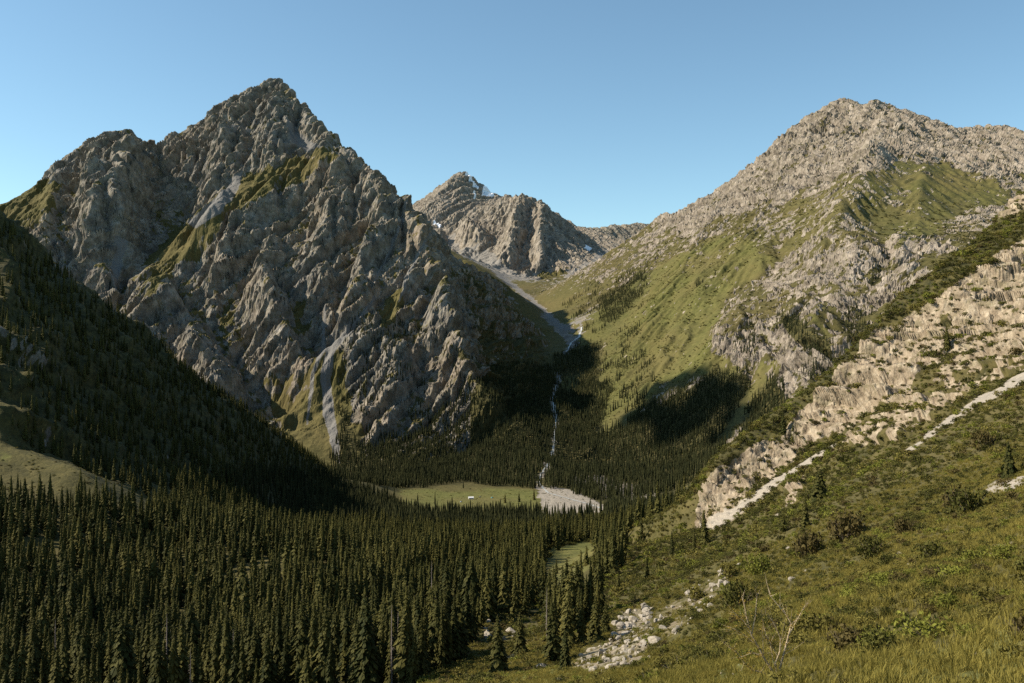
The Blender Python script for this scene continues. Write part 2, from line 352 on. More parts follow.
M_cliff = poly_mask([
  [(696,520),(702,492),(716,466),(738,455),(760,441),(778,440),(800,412),(830,385),(850,362),(872,330),(900,322),(935,300),(960,282),(1000,252),(1073,208),(1073,330),(1000,330),(960,350),(920,372),(905,400),(880,405),(845,432),(815,440),(790,462),(760,482),(740,500),(712,525),(698,535)],
  [(1005,188),(1073,150),(1073,190),(1024,210),(1000,226),(996,205)],
  [(0.7),(786,490),(805,472),(800,495),(785,510)],[(0.62),(845,432),(905,402),(960,352),(1000,332),(1073,325),(1073,345),(1000,380),(950,405),(905,440),(860,450),(835,442)]], [], 2.5)
M_near_scree = poly_mask([[0.5,(566,668),(585,650),(612,640),(618,612),(650,606),(654,640),(640,664),(600,672)],[0.42,(655,612),(690,590),(722,572),(730,590),(700,610),(670,640),(655,630)],[(0.85),(978,492),(1000,478),(1030,476),(1025,486),(990,496)]],
  [[(836,444,3),(810,460,7),(780,480,9),(750,502,10),(722,520,10),(706,530,8)],[(1073,345,12),(1024,378,9),(985,398,9),(950,420,8),(925,440,6),(905,454,3)],
   [(1024,541,5),(1000,552,4),(985,560,3),(968,570,2)],[(790,500,2),(770,520,2)]], 1.1)
M_near_green = poly_mask([[(1073,185),(1024,212),(1000,225),(960,252),(900,292),(850,346),(800,392),(750,432),(720,455),(760,440),(800,410),(850,362),(872,330),(935,292),(1000,252),(1073,208)]], [], 1)
# bright grass
M_meadow = poly_mask([[(400,490),(440,489),(470,492),(530,488),(545,500),(545,512),(400,512)],[(0,450),(10,452),(10,460),(0,460)],[(550,545),(580,540),(600,545),(585,575),(548,585)],
  [(480,690),(540,668),(600,668),(700,660),(740,640),(700,620),(760,640),(800,683),(600,690)],[(850,683),(900,655),(960,650),(1024,625),(1024,683)],[(560,378),(580,374),(580,390),(562,392)],[(205,460),(232,468),(228,474),(206,466)]], [], 2)
F_valley = poly_mask([
  [(332,478),(338,430),(345,400),(352,440),(375,430),(400,440),(440,412),(470,388),(498,362),(545,368),(566,352),(600,340),(612,352),(602,392),(604,434),(622,428),(652,404),(690,388),(712,372),(748,372),(740,416),(722,448),(704,480),(690,504),(640,508),(606,506),(560,488),(546,492),(536,486),(470,486),(400,488),(335,490)],
  [0.5,(340,340),(350,312),(395,320),(460,338),(472,388),(440,412),(385,432),(345,400)],
  [0.4,(600,335),(640,325),(655,380),(625,430),(602,432)],
  [0.35,(556,300),(600,285),(640,262),(656,270),(640,300),(606,340),(585,335)],
  [0.6,(600,300),(650,268),(640,300),(606,330)],
  [0.5,(742,322),(752,320),(758,345),(750,372),(742,350)], [0.8,(776,318),(790,312),(830,340),(838,360),(818,352),(790,340)],
  [0.75,(766,378),(775,372),(790,400),(800,410),(770,430),(740,440),(745,415)], [0.6,(800,345),(845,365),(820,385),(800,375)],[0.6,(845,308),(872,305),(868,345),(850,350),(838,330)],
  [0.35,(700,270),(720,262),(715,300),(700,300)],[0.5,(872,258),(882,258),(884,285),(872,285)]], [], 1.3)
F_valley_g = gblur(F_valley, 2.5)
M_flank = poly_mask([[(436,310),(446,268),(470,270),(500,297),(552,352),(548,375),(500,390),(482,408),(462,365),(450,330)]], [], 3)  # dark scrub cover, its colour also deepening the flank's shade

_sk = np.array([(-60,212),(0,196),(35,179),(62,152),(85,138),(105,128),(130,122),(150,132),(180,127),(195,126),(206,110),(230,100),(262,81),(278,79),(292,88),(330,128),(362,155),(398,198),(440,240),(485,281),(545,291),(580,270),(620,243),(655,222),(700,199),(740,172),(765,150),(800,115),(850,95),(880,92),(905,110),(960,126),(1024,131),(1200,150)], float)
def below_crest(x, y, z):
    "pixels under the skyline of the two mountains, 0..1"
    px = CX+FPX*x/np.maximum(y, 1); py = CY-FPX*z/np.maximum(y, 1)
    return np.where((px > 405) & (px < 545), 1.0, smooth(py-np.interp(px, _sk[:, 0], _sk[:, 1]), 2, 45))
# ------------------------------------------------------------ mountain relief: noise then rain erosion on a regular grid
import time as _t
T0 = _t.time()
GS = 7.0
gx = np.arange(-3300, 3301, GS); gy = np.arange(1500, 6200, GS)
EX, EY = np.meshgrid(gx, gy)
EB = baseH(EX, EY)
def mt_amp(x, y):
    return regw('west', x, y)*1.0+regw('east', x, y)*0.55+regw('far', x, y)*1.0+regw('ridge', x, y)*0.9
EA = gblur(mt_amp(EX, EY), 3)
wx = EX+60*fbm(EX, EY, None, 400, 3, seed=3.1); wy = EY+60*fbm(EX, EY, None, 400, 3, seed=8.7)
def crease(x, y, size, octs, seed):
    "sharp crests where the noise crosses zero, open valleys between"
    s = 0; a = 1.0; f = 1/size
    for o in range(octs):
        s = s+a*(0.22-np.abs(perlin(x*f+seed+o*11.3, y*f+o*7.7))); a *= 0.5; f *= 2.1
    return s
EC = below_crest(EX, EY, EB)
ER = rib_height(EX, EY)*EC
EH = EB+ER*np.clip(EA*1.5, 0, 1)+EA*(crease(wx-np.where(wx < 200, 0.4, -0.3)*wy, wy*0.28, 170, 4, 1.7)*44)*(0.4+0.6*EC)
EH0 = EH.copy()
def erode(H, drops, steps, gs, seed, ke=0.3, kd=0.3, cap=5.0):
    r = np.random.default_rng(seed); h, w = H.shape; H = H/gs
    x = r.uniform(1, w-3, drops); y = r.uniform(1, h-3, drops)
    dx = np.zeros(drops); dy = np.zeros(drops); sp = np.ones(drops); wa = np.ones(drops); se = np.zeros(drops)
    for s in range(steps):
        i = x.astype(np.int32); j = y.astype(np.int32); u = x-i; v = y-j
        a, b, c, d = H[j, i], H[j, i+1], H[j+1, i], H[j+1, i+1]
        gx_ = (b-a)*(1-v)+(d-c)*v; gy_ = (c-a)*(1-u)+(d-b)*u
        h0 = (a*(1-u)+b*u)*(1-v)+(c*(1-u)+d*u)*v
        dx = dx*0.08-gx_*0.92; dy = dy*0.08-gy_*0.92
        n = np.hypot(dx, dy)+1e-9; dx /= n; dy /= n
        nx = np.clip(x+dx, 1, w-3); ny = np.clip(y+dy, 1, h-3)
        i2 = nx.astype(np.int32); j2 = ny.astype(np.int32); u2 = nx-i2; v2 = ny-j2
        h1 = (H[j2, i2]*(1-u2)+H[j2, i2+1]*u2)*(1-v2)+(H[j2+1, i2]*(1-u2)+H[j2+1, i2+1]*u2)*v2
        dh = h1-h0
        capa = np.maximum(-dh, 0.01)*sp*wa*cap
        up = dh > 0
        dep = np.where(up, np.minimum(dh, se), np.maximum(se-capa, 0)*kd)
        ero = np.where(up | (se > capa), 0, np.minimum((capa-se)*ke, np.maximum(-dh, 0)))
        se = se-dep+ero
        q = dep-ero
        idx = j*w+i
        add = np.bincount(np.concatenate([idx, idx+1, idx+w, idx+w+1]), np.concatenate([q*(1-u)*(1-v), q*u*(1-v), q*(1-u)*v, q*u*v]), h*w).reshape(h, w)
        H = H+np.clip(add, -0.12, 0.12)
        sp = np.sqrt(np.clip(sp*sp-dh*0.6, 0.02, 9)); wa *= 0.985
        x, y = nx, ny
    return H*gs
for k in range(5):
    EH = erode(EH, 130000, 45, GS, 11+k)
ED = (EH-EB)*EA.clip(0, 1)
edge = smooth(EY, 1500, 1600)*(1-smooth(EY, 6000, 6180))
ED *= edge
ED = gblur(ED, 0.5)
FLOW = gblur(np.clip(EH0-EH, -10, 40), 1.0)       # where water has cut
print('erosion', _t.time()-T0)

# ------------------------------------------------------------ final sheet
Q = globals().get('QUAL', 1.0)
rows = [-45.0]
y = -45.0
while y < 10100:
    if 430 < y < 700: st = 1.3
    elif y < 1500: st = max(0.45, 0.0065*(y+Y0))
    elif y < 5000: st = 4.2 if y < 3900 else 7.0
    else: st = 14.0
    y += st/Q; rows.append(y)
rows = np.array(rows)
tc = np.concatenate([np.linspace(-1.25, -0.66, 90, endpoint=False), np.linspace(-0.66, 0.66, int(1300*Q), endpoint=False), np.linspace(0.66, 1.25, 90)])
T, YY = np.meshgrid(tc, rows)
XX = T*(YY+Y0)
NR, NC = XX.shape
print('sheet', NR, NC)
ZB = baseH(XX, YY)
em = (XX > gx[0]+8) & (XX < gx[-1]-8) & (YY > gy[0]) & (YY < gy[-1]-8)
fadeX = (1-smooth(np.abs(XX), 3000, 3280))
ZZ = ZB+np.where(em, bil(ED, (XX-gx[0])/GS, (YY-gy[0])/GS), 0)*fadeX
W_ = {r: regw(r, XX, YY).astype(np.float32) for r in REGN}
PX = CX+FPX*XX/np.maximum(YY, 1.0); PY = CY-FPX*ZZ/np.maximum(YY, 1.0)
front = YY > 8
# ragged lookups
jit = np.clip(YY/3000, 0.15, 1)
nx1 = fbm(XX, YY, ZZ, 60, 3, seed=2.2); nx2 = fbm(XX, YY, ZZ, 60, 3, seed=6.6)
near = (W_['hillside'] > 0.5) | (YY < 1250)
nn1 = fbm(XX, YY, ZZ, 12, 3, seed=4.2).astype(np.float32); nn2 = fbm(XX, YY, ZZ, 12, 3, seed=9.6).astype(np.float32)
JX = PX+np.where(near, nn1*8, nx1*12); JY = PY+np.where(near, nn2*6, nx2*9)
SX = PX+np.where(near, nn1*4, nx1*3); SY = PY+np.where(near, nn2*4, nx2*3)
wW = W_['west']; wE = W_['east']; wF = W_['far']; wR = W_['ridge']; wV = W_['valley']; wS = W_['spur']; wO = W_['forest']; wH = W_['hillside']
isE = (XX > 60*np.minimum(1, YY/2000)) & (YY > 1300)
mW = (YY > 1700) & (YY < 4700) & (XX < 250)
mE = (YY > 1480) & (YY < 4800)
n8_ = fbm(XX, YY, ZZ, 22, 3, seed=19)
gravel = np.where((YY > 1300) & (YY < 5200), samp(M_gravel, SX+n8_*7, SY+n8_*4), 0)
cliff = np.where((YY < 760) & (YY > 250) & front, samp(M_cliff, JX, JY), 0)
nscree = np.where((YY < 740) & (YY > 60) & front, samp(M_near_scree, SX, SY), 0)
ngreen = np.where((YY < 800) & (YY > 400), samp(M_near_green, SX, SY), 0)
cliff = cliff*(1-0.45*ngreen)
wscree = np.where(mW, samp(M_west_scree, SX, SY), 0)*smooth(wW+wV, 0.3, 0.6)
wgrass = np.where(mW, samp(M_west_grass, JX, JY), 0)*smooth(wW+wV, 0.3, 0.6)
egrass = np.where(mE, samp(M_east_grass, JX, JY), 0)*smooth(wE+wV, 0.3, 0.6)
erock = np.where(mE, samp(M_east_rock, JX, JY), 0)*smooth(wE, 0.3, 0.6)
fscree = np.where((YY > 4300), samp(M_far_scree, JX, JY), 0)
fgrass = np.where((YY > 4300), samp(M_far_grass, JX, JY), 0)
snow = np.where((YY > 5000), samp(M_snow, PX+nx1*2, PY+nx2*2), 0)
meadow = np.where(YY < 3500, samp(M_meadow, JX, JY), 0)
rx, ry, rz = XX.astype(np.float32), YY.astype(np.float32), ZZ.astype(np.float32)

# soft ground (grass, scree) stays smooth, rock is broken
soft = np.clip(wgrass*0.8+wscree+egrass*0.75+gravel+fscree*0.9+np.clip(wV, 0, 1)*0.8, 0, 1)
n30 = fbm(rx, ry, rz, 130, 5, gain=0.62, seed=91); n8 = fbm(rx, ry, rz, 22, 4, gain=0.7, seed=92)
gE0 = smooth(0.60+0.95*egrass-0.62*erock+n30*1.5+n8*2.4+nn1*0.9+0.15*(1-smooth(ZZ, 0, 500)), 0.25, 0.6)
rockamp = np.clip(wW*1.0+wE*(1-0.9*gE0)*(0.6+0.4*erock)+wF*1.0+wR*0.9, 0, 1)*(1-0.85*soft)
# displacement along the face normal
ZN = np.where(YY < 1250, gblur(ZZ, 1.0), gblur(ZB, 4.0))
gyy, gxx = np.gradient(ZN)
dxr = np.gradient(XX, axis=1); dyr = np.gradient(YY, axis=0)
dxy = np.gradient(XX, axis=0)
zx = gxx/np.maximum(dxr, 1e-6); zy = (gyy-zx*dxy)/np.maximum(dyr, 1e-6)
nrm = 1/np.sqrt(1+zx*zx+zy*zy)
SLOPE0 = np.sqrt(zx*zx+zy*zy)
# strata / blocks: 3D noise, squeezed along a dipping plane
q1 = (rx*0.8+rz*0.6); q2 = (rz*0.8-rx*0.6)
D = np.zeros_like(rx)
act = rockamp > 0.03
wq = fbm(rx, ry, rz, 90, 2, seed=13)*12
lean = np.where(rx < 200, 0.80, -0.5)
dn = ry*0.55+rz*0.75                      # distance up the fall line
fu = (rx-lean*dn+wq)[act]; fv = (dn+wq*0.7)[act]
fd = crease(fu, fv*0.20, 85, 2, 4.4)*44
fd += crease(fu+fv*0.45, fv*0.30, 46, 2, 8.8)*20
fd += facets(fu, fv*0.42, 38, 3, 0.22, 0.0)
fd += facets(fu+fv*0.2, fv*0.6, 18, 5, 0.34, 0.02)
fd += facets(fu, fv*0.8, 9, 8, 0.42, 0.05)
D[act] += rockamp[act]*fd*(1-0.15*smooth(wE, 0.3, 0.7)[act])
D += (1-rockamp)*np.clip(wW+wE+wF+wV*0.3, 0, 1)*(fbm(rx, ry, rz, 45, 4, seed=41)*4)
# spur on the left: rocky knobs
D += wS*((ridged(rx, ry, rz*0.6, 90, 5, seed=51)-0.4)*26+fbm(rx, ry, rz, 12, 3, seed=52)*3)*smooth(ZZ, -190, -60)
# near cliff and hillside
ca = cliff > 0.02
cu = (rx*0.8+ry*0.5+nn1*5)[ca]; cv = (rz*1.35+nn2*7)[ca]
D[ca] += cliff[ca]*(facets(cu, cv*0.8, 15, 4, 0.55, 0.16)+facets(cu+cv*0.3, cv, 7, 6, 0.6, 0.22)+facets(cu, cv, 3, 9, 0.5, 0.2)+(ridged(cu+cv*0.4, cv*0.8, None, 42, 3, seed=61)-0.3)*7)
nh = np.clip(wH, 0, 1)*(1-cliff)*smooth(YY, 5, 60)
D += nh*(fbm(rx, ry, rz, 40, 4, seed=71)*2.2+fbm(rx, ry, rz, 6, 3, seed=72)*0.35)*(1-nscree*0.8)
D += wO*fbm(rx, ry, rz, 60, 4, seed=81)*4
XX2 = XX-zx*nrm*D; YY2 = YY-zy*nrm*D*1.0; ZZ2 = ZZ+nrm*D
print('displaced', _t.time()-T0)
# slope after displacement
gyy, gxx = np.gradient(ZZ2)
zx2 = gxx/np.maximum(dxr, 1e-6); zy2 = (gyy-zx2*dxy)/np.maximum(dyr, 1e-6)
SL = np.sqrt(zx2*zx2+zy2*zy2)
slb = gblur(SL, 1.0)

# ------------------------------------------------------------ what covers the ground: R grass, G scree, B snow ; second: R warm/orange rock, G vividness of the grass, B dark shrub tint, with shade of spur and flank painted in
cut = np.where(em, bil(FLOW, (XX-gx[0])/GS, (YY-gy[0])/GS), 0)
gW = 0.44-0.55*(slb-0.85)+1.5*wgrass+n30*1.0+n8*1.9-smooth(ZZ, 250, 800)*0.25
gE = 0.60-0.42*(slb-0.7)+0.95*egrass-0.62*erock+n30*1.5+n8*2.4+nn1*0.9+0.15*(1-smooth(ZZ, 0, 500))
gF = -0.2+1.2*fgrass+n8*0.6-0.3*(slb-0.7)
gV = 0.9+n8*0.6-gravel*2
gS = 1.05-0.5*(slb-0.9)+n30*0.6+n8*0.8
gO = 0.95+n8*0.5
gH = 1.0+n8*0.5+n30*0.3-1.2*cliff+nn1*1.2*cliff+n8*1.0*cliff-0.1*(slb-0.6)*cliff
wsum = wW+wE+wF+wR+wV+wS+wO+wH
grass = (wW*gW+wE*gE+wF*gF+wR*(-0.3)+wV*gV+wS*gS+wO*gO+wH*gH)/wsum
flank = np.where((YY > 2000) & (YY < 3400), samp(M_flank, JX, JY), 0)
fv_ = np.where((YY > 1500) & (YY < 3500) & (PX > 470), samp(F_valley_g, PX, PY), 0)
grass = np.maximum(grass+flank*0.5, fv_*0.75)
grass = smooth(grass, 0.32, 0.62)
scree = np.clip(wscree+gravel+nscree+fscree*0.85*(1-fgrass)*(1-smooth(slb, 0.75, 1.1)), 0, 1)
auto = smooth(n8*0.6+n30*0.4-0.25*(slb-0.6)+cut*0.015, 0.30, 0.45)*rockamp*0.7
scree = np.clip(np.maximum(scree, auto*(1-grass)), 0, 1)
grass = grass*(1-np.clip(wscree+gravel+nscree+snow, 0, 1))
warm = np.clip(wF*0.32+wH*0.9+cliff+wE*0.5+gravel*(YY < 2600)*0.8+wO*0.8, 0, 1)
vivid = np.clip(meadow+egrass*0.65, 0, 1)
shrub = np.clip(wH*(0.38+n8*1.3)-meadow*0.5+ngreen*0.8, 0, 1)*np.clip(wH*1.5, 0, 1)+wO*0.5*(1-meadow)+wS*0.5*(1-meadow)+np.clip(wE*(0.25+n8*2.0-egrass*0.5), 0, 0.9)
shrub = np.clip(shrub+np.where((YY > 1500) & (YY < 3500), samp(F_valley_g, PX, PY), 0)*0.9+wS*0.5+flank*0.9, 0, 1)  # spur and flank terms: scrub tone that also carries painted shade
print('masks', _t.time()-T0)

region_of = np.argmax(np.stack([W_[r] for r in REGN]), axis=0)
def sheet_object(name, sel_faces, mats, props):
    "one mesh from the chosen quads of the sheet"
    fr, fc = np.nonzero(sel_faces)
    quads = np.stack([fr*NC+fc, fr*NC+fc+1, (fr+1)*NC+fc+1, (fr+1)*NC+fc], 1)
    used, inv = np.unique(quads, return_inverse=True)
    quads = inv.reshape(-1, 4).astype(np.int32)
    me = bpy.data.meshes.new(name)
    me.vertices.add(len(used))
    co = np.stack([XX2.ravel()[used], YY2.ravel()[used], ZZ2.ravel()[used]], 1).astype(np.float32)
    me.vertices.foreach_set('co', co.ravel())
    me.loops.add(quads.size); me.loops.foreach_set('vertex_index', quads.ravel())
    me.polygons.add(len(quads)); me.polygons.foreach_set('loop_start', np.arange(0, quads.size, 4, dtype=np.int32))
    me.polygons.foreach_set('use_smooth', np.full(len(quads), name != 'mountain'))
    me.update(calc_edges=True)
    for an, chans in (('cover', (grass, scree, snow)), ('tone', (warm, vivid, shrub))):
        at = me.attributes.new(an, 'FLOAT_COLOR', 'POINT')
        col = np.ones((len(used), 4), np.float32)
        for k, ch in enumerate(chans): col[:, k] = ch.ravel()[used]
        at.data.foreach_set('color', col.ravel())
    me.materials.append(mats)
    o = bpy.data.objects.new(name, me); C.objects.link(o)
    o['kind'] = 'structure'
    for k, v in props.items(): o[k] = v
    return o
# ------------------------------------------------------------ materials
class NT_:
    def __init__(s, name):
        s.m = bpy.data.materials.new(name); s.m.use_nodes = True
        s.t = s.m.node_tree; s.t.nodes.clear()
        s.out = s.n('ShaderNodeOutputMaterial')
        s.b = s.n('ShaderNodeBsdfPrincipled'); s.l(s.b.outputs[0], s.out.inputs[0])
        s.b.inputs['Roughness'].default_value = 0.95
        s.b.inputs['Specular IOR Level'].default_value = 0.15
    def n(s, t, **k):
        o = s.t.nodes.new(t)
        for a, v in k.items(): setattr(o, a, v)
        return o
    def l(s, a, b): s.t.links.new(a, b)
    def val(s, x, sock):
        if isinstance(x, (int, float)): sock.default_value = x
        elif isinstance(x, tuple): sock.default_value = (*x, 1) if len(x) == 3 and len(sock.default_value) == 4 else x
        else: s.l(x, sock)
    def math(s, op, a, b=0.0, c=0.0, clamp=False):
        o = s.n('ShaderNodeMath', operation=op, use_clamp=clamp)
        s.val(a, o.inputs[0]); s.val(b, o.inputs[1]); s.val(c, o.inputs[2]); return o.outputs[0]
    def mix(s, f, a, b, blend='MIX'):
        o = s.n('ShaderNodeMix', data_type='RGBA', blend_type=blend)
        s.val(f, o.inputs[0]); s.val(a, o.inputs[6]); s.val(b, o.inputs[7]); return o.outputs[2]
    def noise(s, scale, detail=4, rough=0.6, vec=None, out=0, dist=0.0):
        o = s.n('ShaderNodeTexNoise'); o.inputs['Scale'].default_value = scale; o.inputs['Detail'].default_value = detail
        o.inputs['Roughness'].default_value = rough; o.inputs['Distortion'].default_value = dist
        if vec is not None: s.l(vec, o.inputs['Vector'])
        return o.outputs[out]
    def voro(s, scale, vec=None, feature='F1', out=0, rnd=1.0):
        o = s.n('ShaderNodeTexVoronoi', feature=feature); o.inputs['Scale'].default_value = scale; o.inputs['Randomness'].default_value = rnd
        if vec is not None: s.l(vec, o.inputs['Vector'])
        return o.outputs[out]
    def ramp(s, f, stops):
        o = s.n('ShaderNodeValToRGB'); e = o.color_ramp.elements
        while len(e) < len(stops): e.new(0.5)
        for i, (p, c) in enumerate(stops):
            e[i].position = p; e[i].color = (*c, 1) if isinstance(c, tuple) else (c, c, c, 1)
        s.val(f, o.inputs[0]); return o.outputs[0]
    def scalevec(s, vec, sc):
        o = s.n('ShaderNodeMapping'); o.inputs['Scale'].default_value = sc; s.l(vec, o.inputs['Vector']); return o.outputs[0]
    def bump(s, h, strength, dist, prev=None):
        o = s.n('ShaderNodeBump'); s.val(strength, o.inputs['Strength']); o.inputs['Distance'].default_value = dist
        s.l(h, o.inputs['Height'])
        if prev is not None: s.l(prev, o.inputs['Normal'])
        return o.outputs[0]

def terrain_material():
    k = NT_('terrain')
    geo = k.n('ShaderNodeNewGeometry'); pos = geo.outputs['Position']
    cov = k.n('ShaderNodeVertexColor', layer_name='cover'); ton = k.n('ShaderNodeVertexColor', layer_name='tone')
    cs = k.n('ShaderNodeSeparateColor'); k.l(cov.outputs[0], cs.inputs[0]); ts = k.n('ShaderNodeSeparateColor'); k.l(ton.outputs[0], ts.inputs[0])
    G_, S_, N_ = cs.outputs[0], cs.outputs[1], cs.outputs[2]
    Wm, V_, H_ = ts.outputs[0], ts.outputs[1], ts.outputs[2]
    # fine noises
    nA = k.noise(0.006, 6, 0.6, pos); nB = k.noise(0.03, 8, 0.72, pos); nC = k.noise(0.16, 6, 0.7, pos); nD = k.noise(0.9, 5, 0.65, pos)
    nearn = k.noise(0.09, 8, 0.75, pos)
    sq = k.scalevec(pos, (1.0, 1.0, 0.45))
    vr = k.math('MINIMUM', k.voro(0.045, sq, 'DISTANCE_TO_EDGE', 0), 0.16); vr2 = k.math('MINIMUM', k.voro(0.17, sq, 'DISTANCE_TO_EDGE', 0), 0.16)
    # rock
    c_far = k.ramp(nB, [(0.30, (0.074, 0.066, 0.055)), (0.46, (0.150, 0.134, 0.110)), (0.58, (0.258, 0.233, 0.195)), (0.74, (0.41, 0.375, 0.32))])
    tint = k.ramp(nA, [(0.35, (0.84, 0.87, 0.91)), (0.5, (0.98, 0.97, 0.93)), (0.65, (1.07, 0.99, 0.90))])
    rock = k.mix(1.0, c_far, tint, 'MULTIPLY')
    c_pale = k.ramp(nB, [(0.30, (0.10, 0.082, 0.061)), (0.47, (0.215, 0.180, 0.140)), (0.6, (0.33, 0.282, 0.225)), (0.8, (0.46, 0.40, 0.33))])
    c_near = k.ramp(nC, [(0.3, (0.16, 0.122, 0.08)), (0.48, (0.27, 0.215, 0.148)), (0.62, (0.385, 0.32, 0.23)), (0.78, (0.50, 0.43, 0.33))])
    rock = k.mix(k.math('MULTIPLY', Wm, 2.0, clamp=True), rock, c_pale)
    rock = k.mix(k.math('MULTIPLY_ADD', Wm, 2.0, -1.0, clamp=True), rock, c_near)
    crk = k.ramp(k.voro(0.10, k.scalevec(pos, (1, 1, 0.4)), 'DISTANCE_TO_EDGE'), [(0.0, 0.62), (0.09, 1.0)])
    rock = k.mix(0.6, rock, crk, 'MULTIPLY')
    # lichen/short turf speckle on rock
    spk = k.math('MULTIPLY', k.ramp(k.noise(0.07, 7, 0.75, pos), [(0.52, 0.0), (0.60, 1.0)]), 0.45)
    rock = k.mix(spk, rock, (0.125, 0.115, 0.055))
    # scree
    scr = k.ramp(k.noise(0.5, 6, 0.75, pos), [(0.3, (0.095, 0.092, 0.085)), (0.5, (0.155, 0.148, 0.135)), (0.7, (0.23, 0.22, 0.20))])
    scr_n = k.ramp(k.noise(1.3, 6, 0.8, pos), [(0.3, (0.17, 0.14, 0.105)), (0.5, (0.34, 0.295, 0.23)), (0.7, (0.50, 0.445, 0.36))])
    scr_n = k.mix(k.ramp(nC, [(0.4, 0.0), (0.62, 0.55)]), scr_n, (0.20, 0.185, 0.155))
    scr = k.mix(Wm, scr, scr_n)
    # grass
    g0 = k.ramp(nearn, [(0.3, (0.045, 0.042, 0.014)), (0.5, (0.082, 0.073, 0.024)), (0.68, (0.13, 0.108, 0.040))])
    gv = k.ramp(nearn, [(0.3, (0.062, 0.067, 0.018)), (0.5, (0.102, 0.106, 0.029)), (0.7, (0.155, 0.145, 0.045))])
    g_ = k.mix(V_, g0, gv)
    g_ = k.mix(k.math('MULTIPLY', k.ramp(nA, [(0.42, 0.0), (0.62, 1.0)]), 0.50), g_, (0.125, 0.098, 0.040))
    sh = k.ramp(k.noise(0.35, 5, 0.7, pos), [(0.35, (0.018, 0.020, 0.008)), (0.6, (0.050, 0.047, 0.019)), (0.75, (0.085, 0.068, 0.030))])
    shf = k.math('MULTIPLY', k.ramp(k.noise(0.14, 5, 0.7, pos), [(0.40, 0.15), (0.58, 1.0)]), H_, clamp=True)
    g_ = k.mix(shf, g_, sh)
    # thresholded blends with fine break-up
    def edge(m, n, w=0.12):
        a = k.math('ADD', m, k.math('MULTIPLY_ADD', n, 1.1, -0.55))
        o = k.n('ShaderNodeMapRange'); o.inputs[1].default_value = 0.5-w; o.inputs[2].default_value = 0.5+w; k.l(a, o.inputs[0]); return o.outputs[0]
    col = k.mix(edge(S_, nC), rock, scr)
    gf = edge(G_, nC)
    col = k.mix(gf, col, g_)
    col = k.mix(edge(N_, nC, 0.05), col, (0.80, 0.82, 0.85))
    k.l(col, k.b.inputs['Base Color'])
    # relief
    rk = k.math('SUBTRACT', 1.0, k.math('MAXIMUM', gf, k.math('MULTIPLY', S_, 0.7)), clamp=True)
    b1 = k.bump(k.math('ADD', k.math('MULTIPLY', nB, 0.35), k.math('MULTIPLY', vr, 2.0)), k.math('MULTIPLY', rk, 0.6), 6.0)
    b2 = k.bump(k.math('ADD', nC, k.math('MULTIPLY', vr2, 2.0)), k.math('MULTIPLY_ADD', rk, 0.3, 0.3), 2.0, b1)
    b3 = k.bump(nD, 0.6, 0.5, b2)
    k.l(b3, k.b.inputs['Normal'])
    return k.m
MAT_T = terrain_material()

# ------------------------------------------------------------ sky, sun, camera
scn = bpy.context.scene
wd = bpy.data.worlds.new('World'); scn.world = wd; wd.use_nodes = True
wn = wd.node_tree; bgn = wn.nodes['Background']
sk = wn.nodes.new('ShaderNodeTexSky'); sk.sky_type = 'NISHITA'; sk.sun_disc = False
sk.sun_elevation = SUN_EL; sk.sun_rotation = SUN_AZ; sk.altitude = 1500; sk.air_density = 1.0; sk.dust_density = 1.0; sk.ozone_density = 0.5
tn = wn.nodes.new('ShaderNodeMix'); tn.data_type = 'RGBA'; tn.blend_type = 'MULTIPLY'; tn.inputs[0].default_value = 1.0
tn.inputs[7].default_value = (0.94, 1.12, 1.05, 1)
wn.links.new(sk.outputs[0], tn.inputs[6]); wn.links.new(tn.outputs[2], bgn.inputs[0]); bgn.inputs[1].default_value = 0.099
sl = bpy.data.lights.new('sun', 'SUN'); sl.energy = 5.0; sl.angle = math.radians(0.5); sl.color = (1.0, 0.89, 0.74)
so = bpy.data.objects.new('sun', sl); C.objects.link(so)
sd = Vector((math.sin(SUN_AZ)*math.cos(SUN_EL), math.cos(SUN_AZ)*math.cos(SUN_EL), math.sin(SUN_EL)))
so.rotation_euler = sd.to_track_quat('Z', 'Y').to_euler(); so.location = (0, 0, 100)
cam = bpy.data.cameras.new('camera'); co_ = bpy.data.objects.new('camera', cam); C.objects.link(co_)
cam.sensor_width = 36; cam.lens = 36*FPX/1024; cam.clip_end = 60000; cam.clip_start = 0.2
co_.location = (0, 0, 0); co_.rotation_euler = (math.radians(90), 0, 0); scn.camera = co_
scn.view_settings.view_transform = 'Standard'; scn.view_settings.look = 'None'; scn.view_settings.gamma = 1.0; scn.view_settings.exposure = 0.70
scn.cycles.use_denoising = False
scn.cycles.volume_step_rate = 10; scn.cycles.volume_bounces = 0; scn.cycles.max_bounces = 4; scn.cycles.diffuse_bounces = 2
fr_ = region_of[:-1, :-1]
sheet_names = {'hillside': 'hillside', 'forest': 'ground', 'spur': 'hill', 'valley': 'valley_ground', 'west': 'mountain', 'east': 'mountain', 'far': 'mountain', 'ridge': 'mountain'}
sheet_labels = {'hillside': 'near slope of grass, scrub, pale cliffs and scree running down from the right',
 'forest': 'forest floor under the dense spruces at the lower left', 'spur': 'dark shaded hill spur descending from the left edge behind the near forest',
 'valley': 'valley bottom with the meadow, pale gravel bars and stream', 'west': 'big pointed rocky grey-brown mountain left of the valley, its right flank in shade',
 'east': 'broad mountain right of the valley, pale rock above green slopes', 'far': 'distant pointed peak with small snow patches and rounded rock shoulder at the valley head',
 'ridge': 'lowest farthest reddish-grey ridge closing the valley on the horizon'}
for i, r in enumerate(REGN):
    sheet_object(sheet_names[r], fr_ == i, MAT_T, {'label': sheet_labels[r], 'category': 'mountain' if sheet_names[r] == 'mountain' else ('hill' if sheet_names[r] in ('hill', 'hillside') else 'ground')})
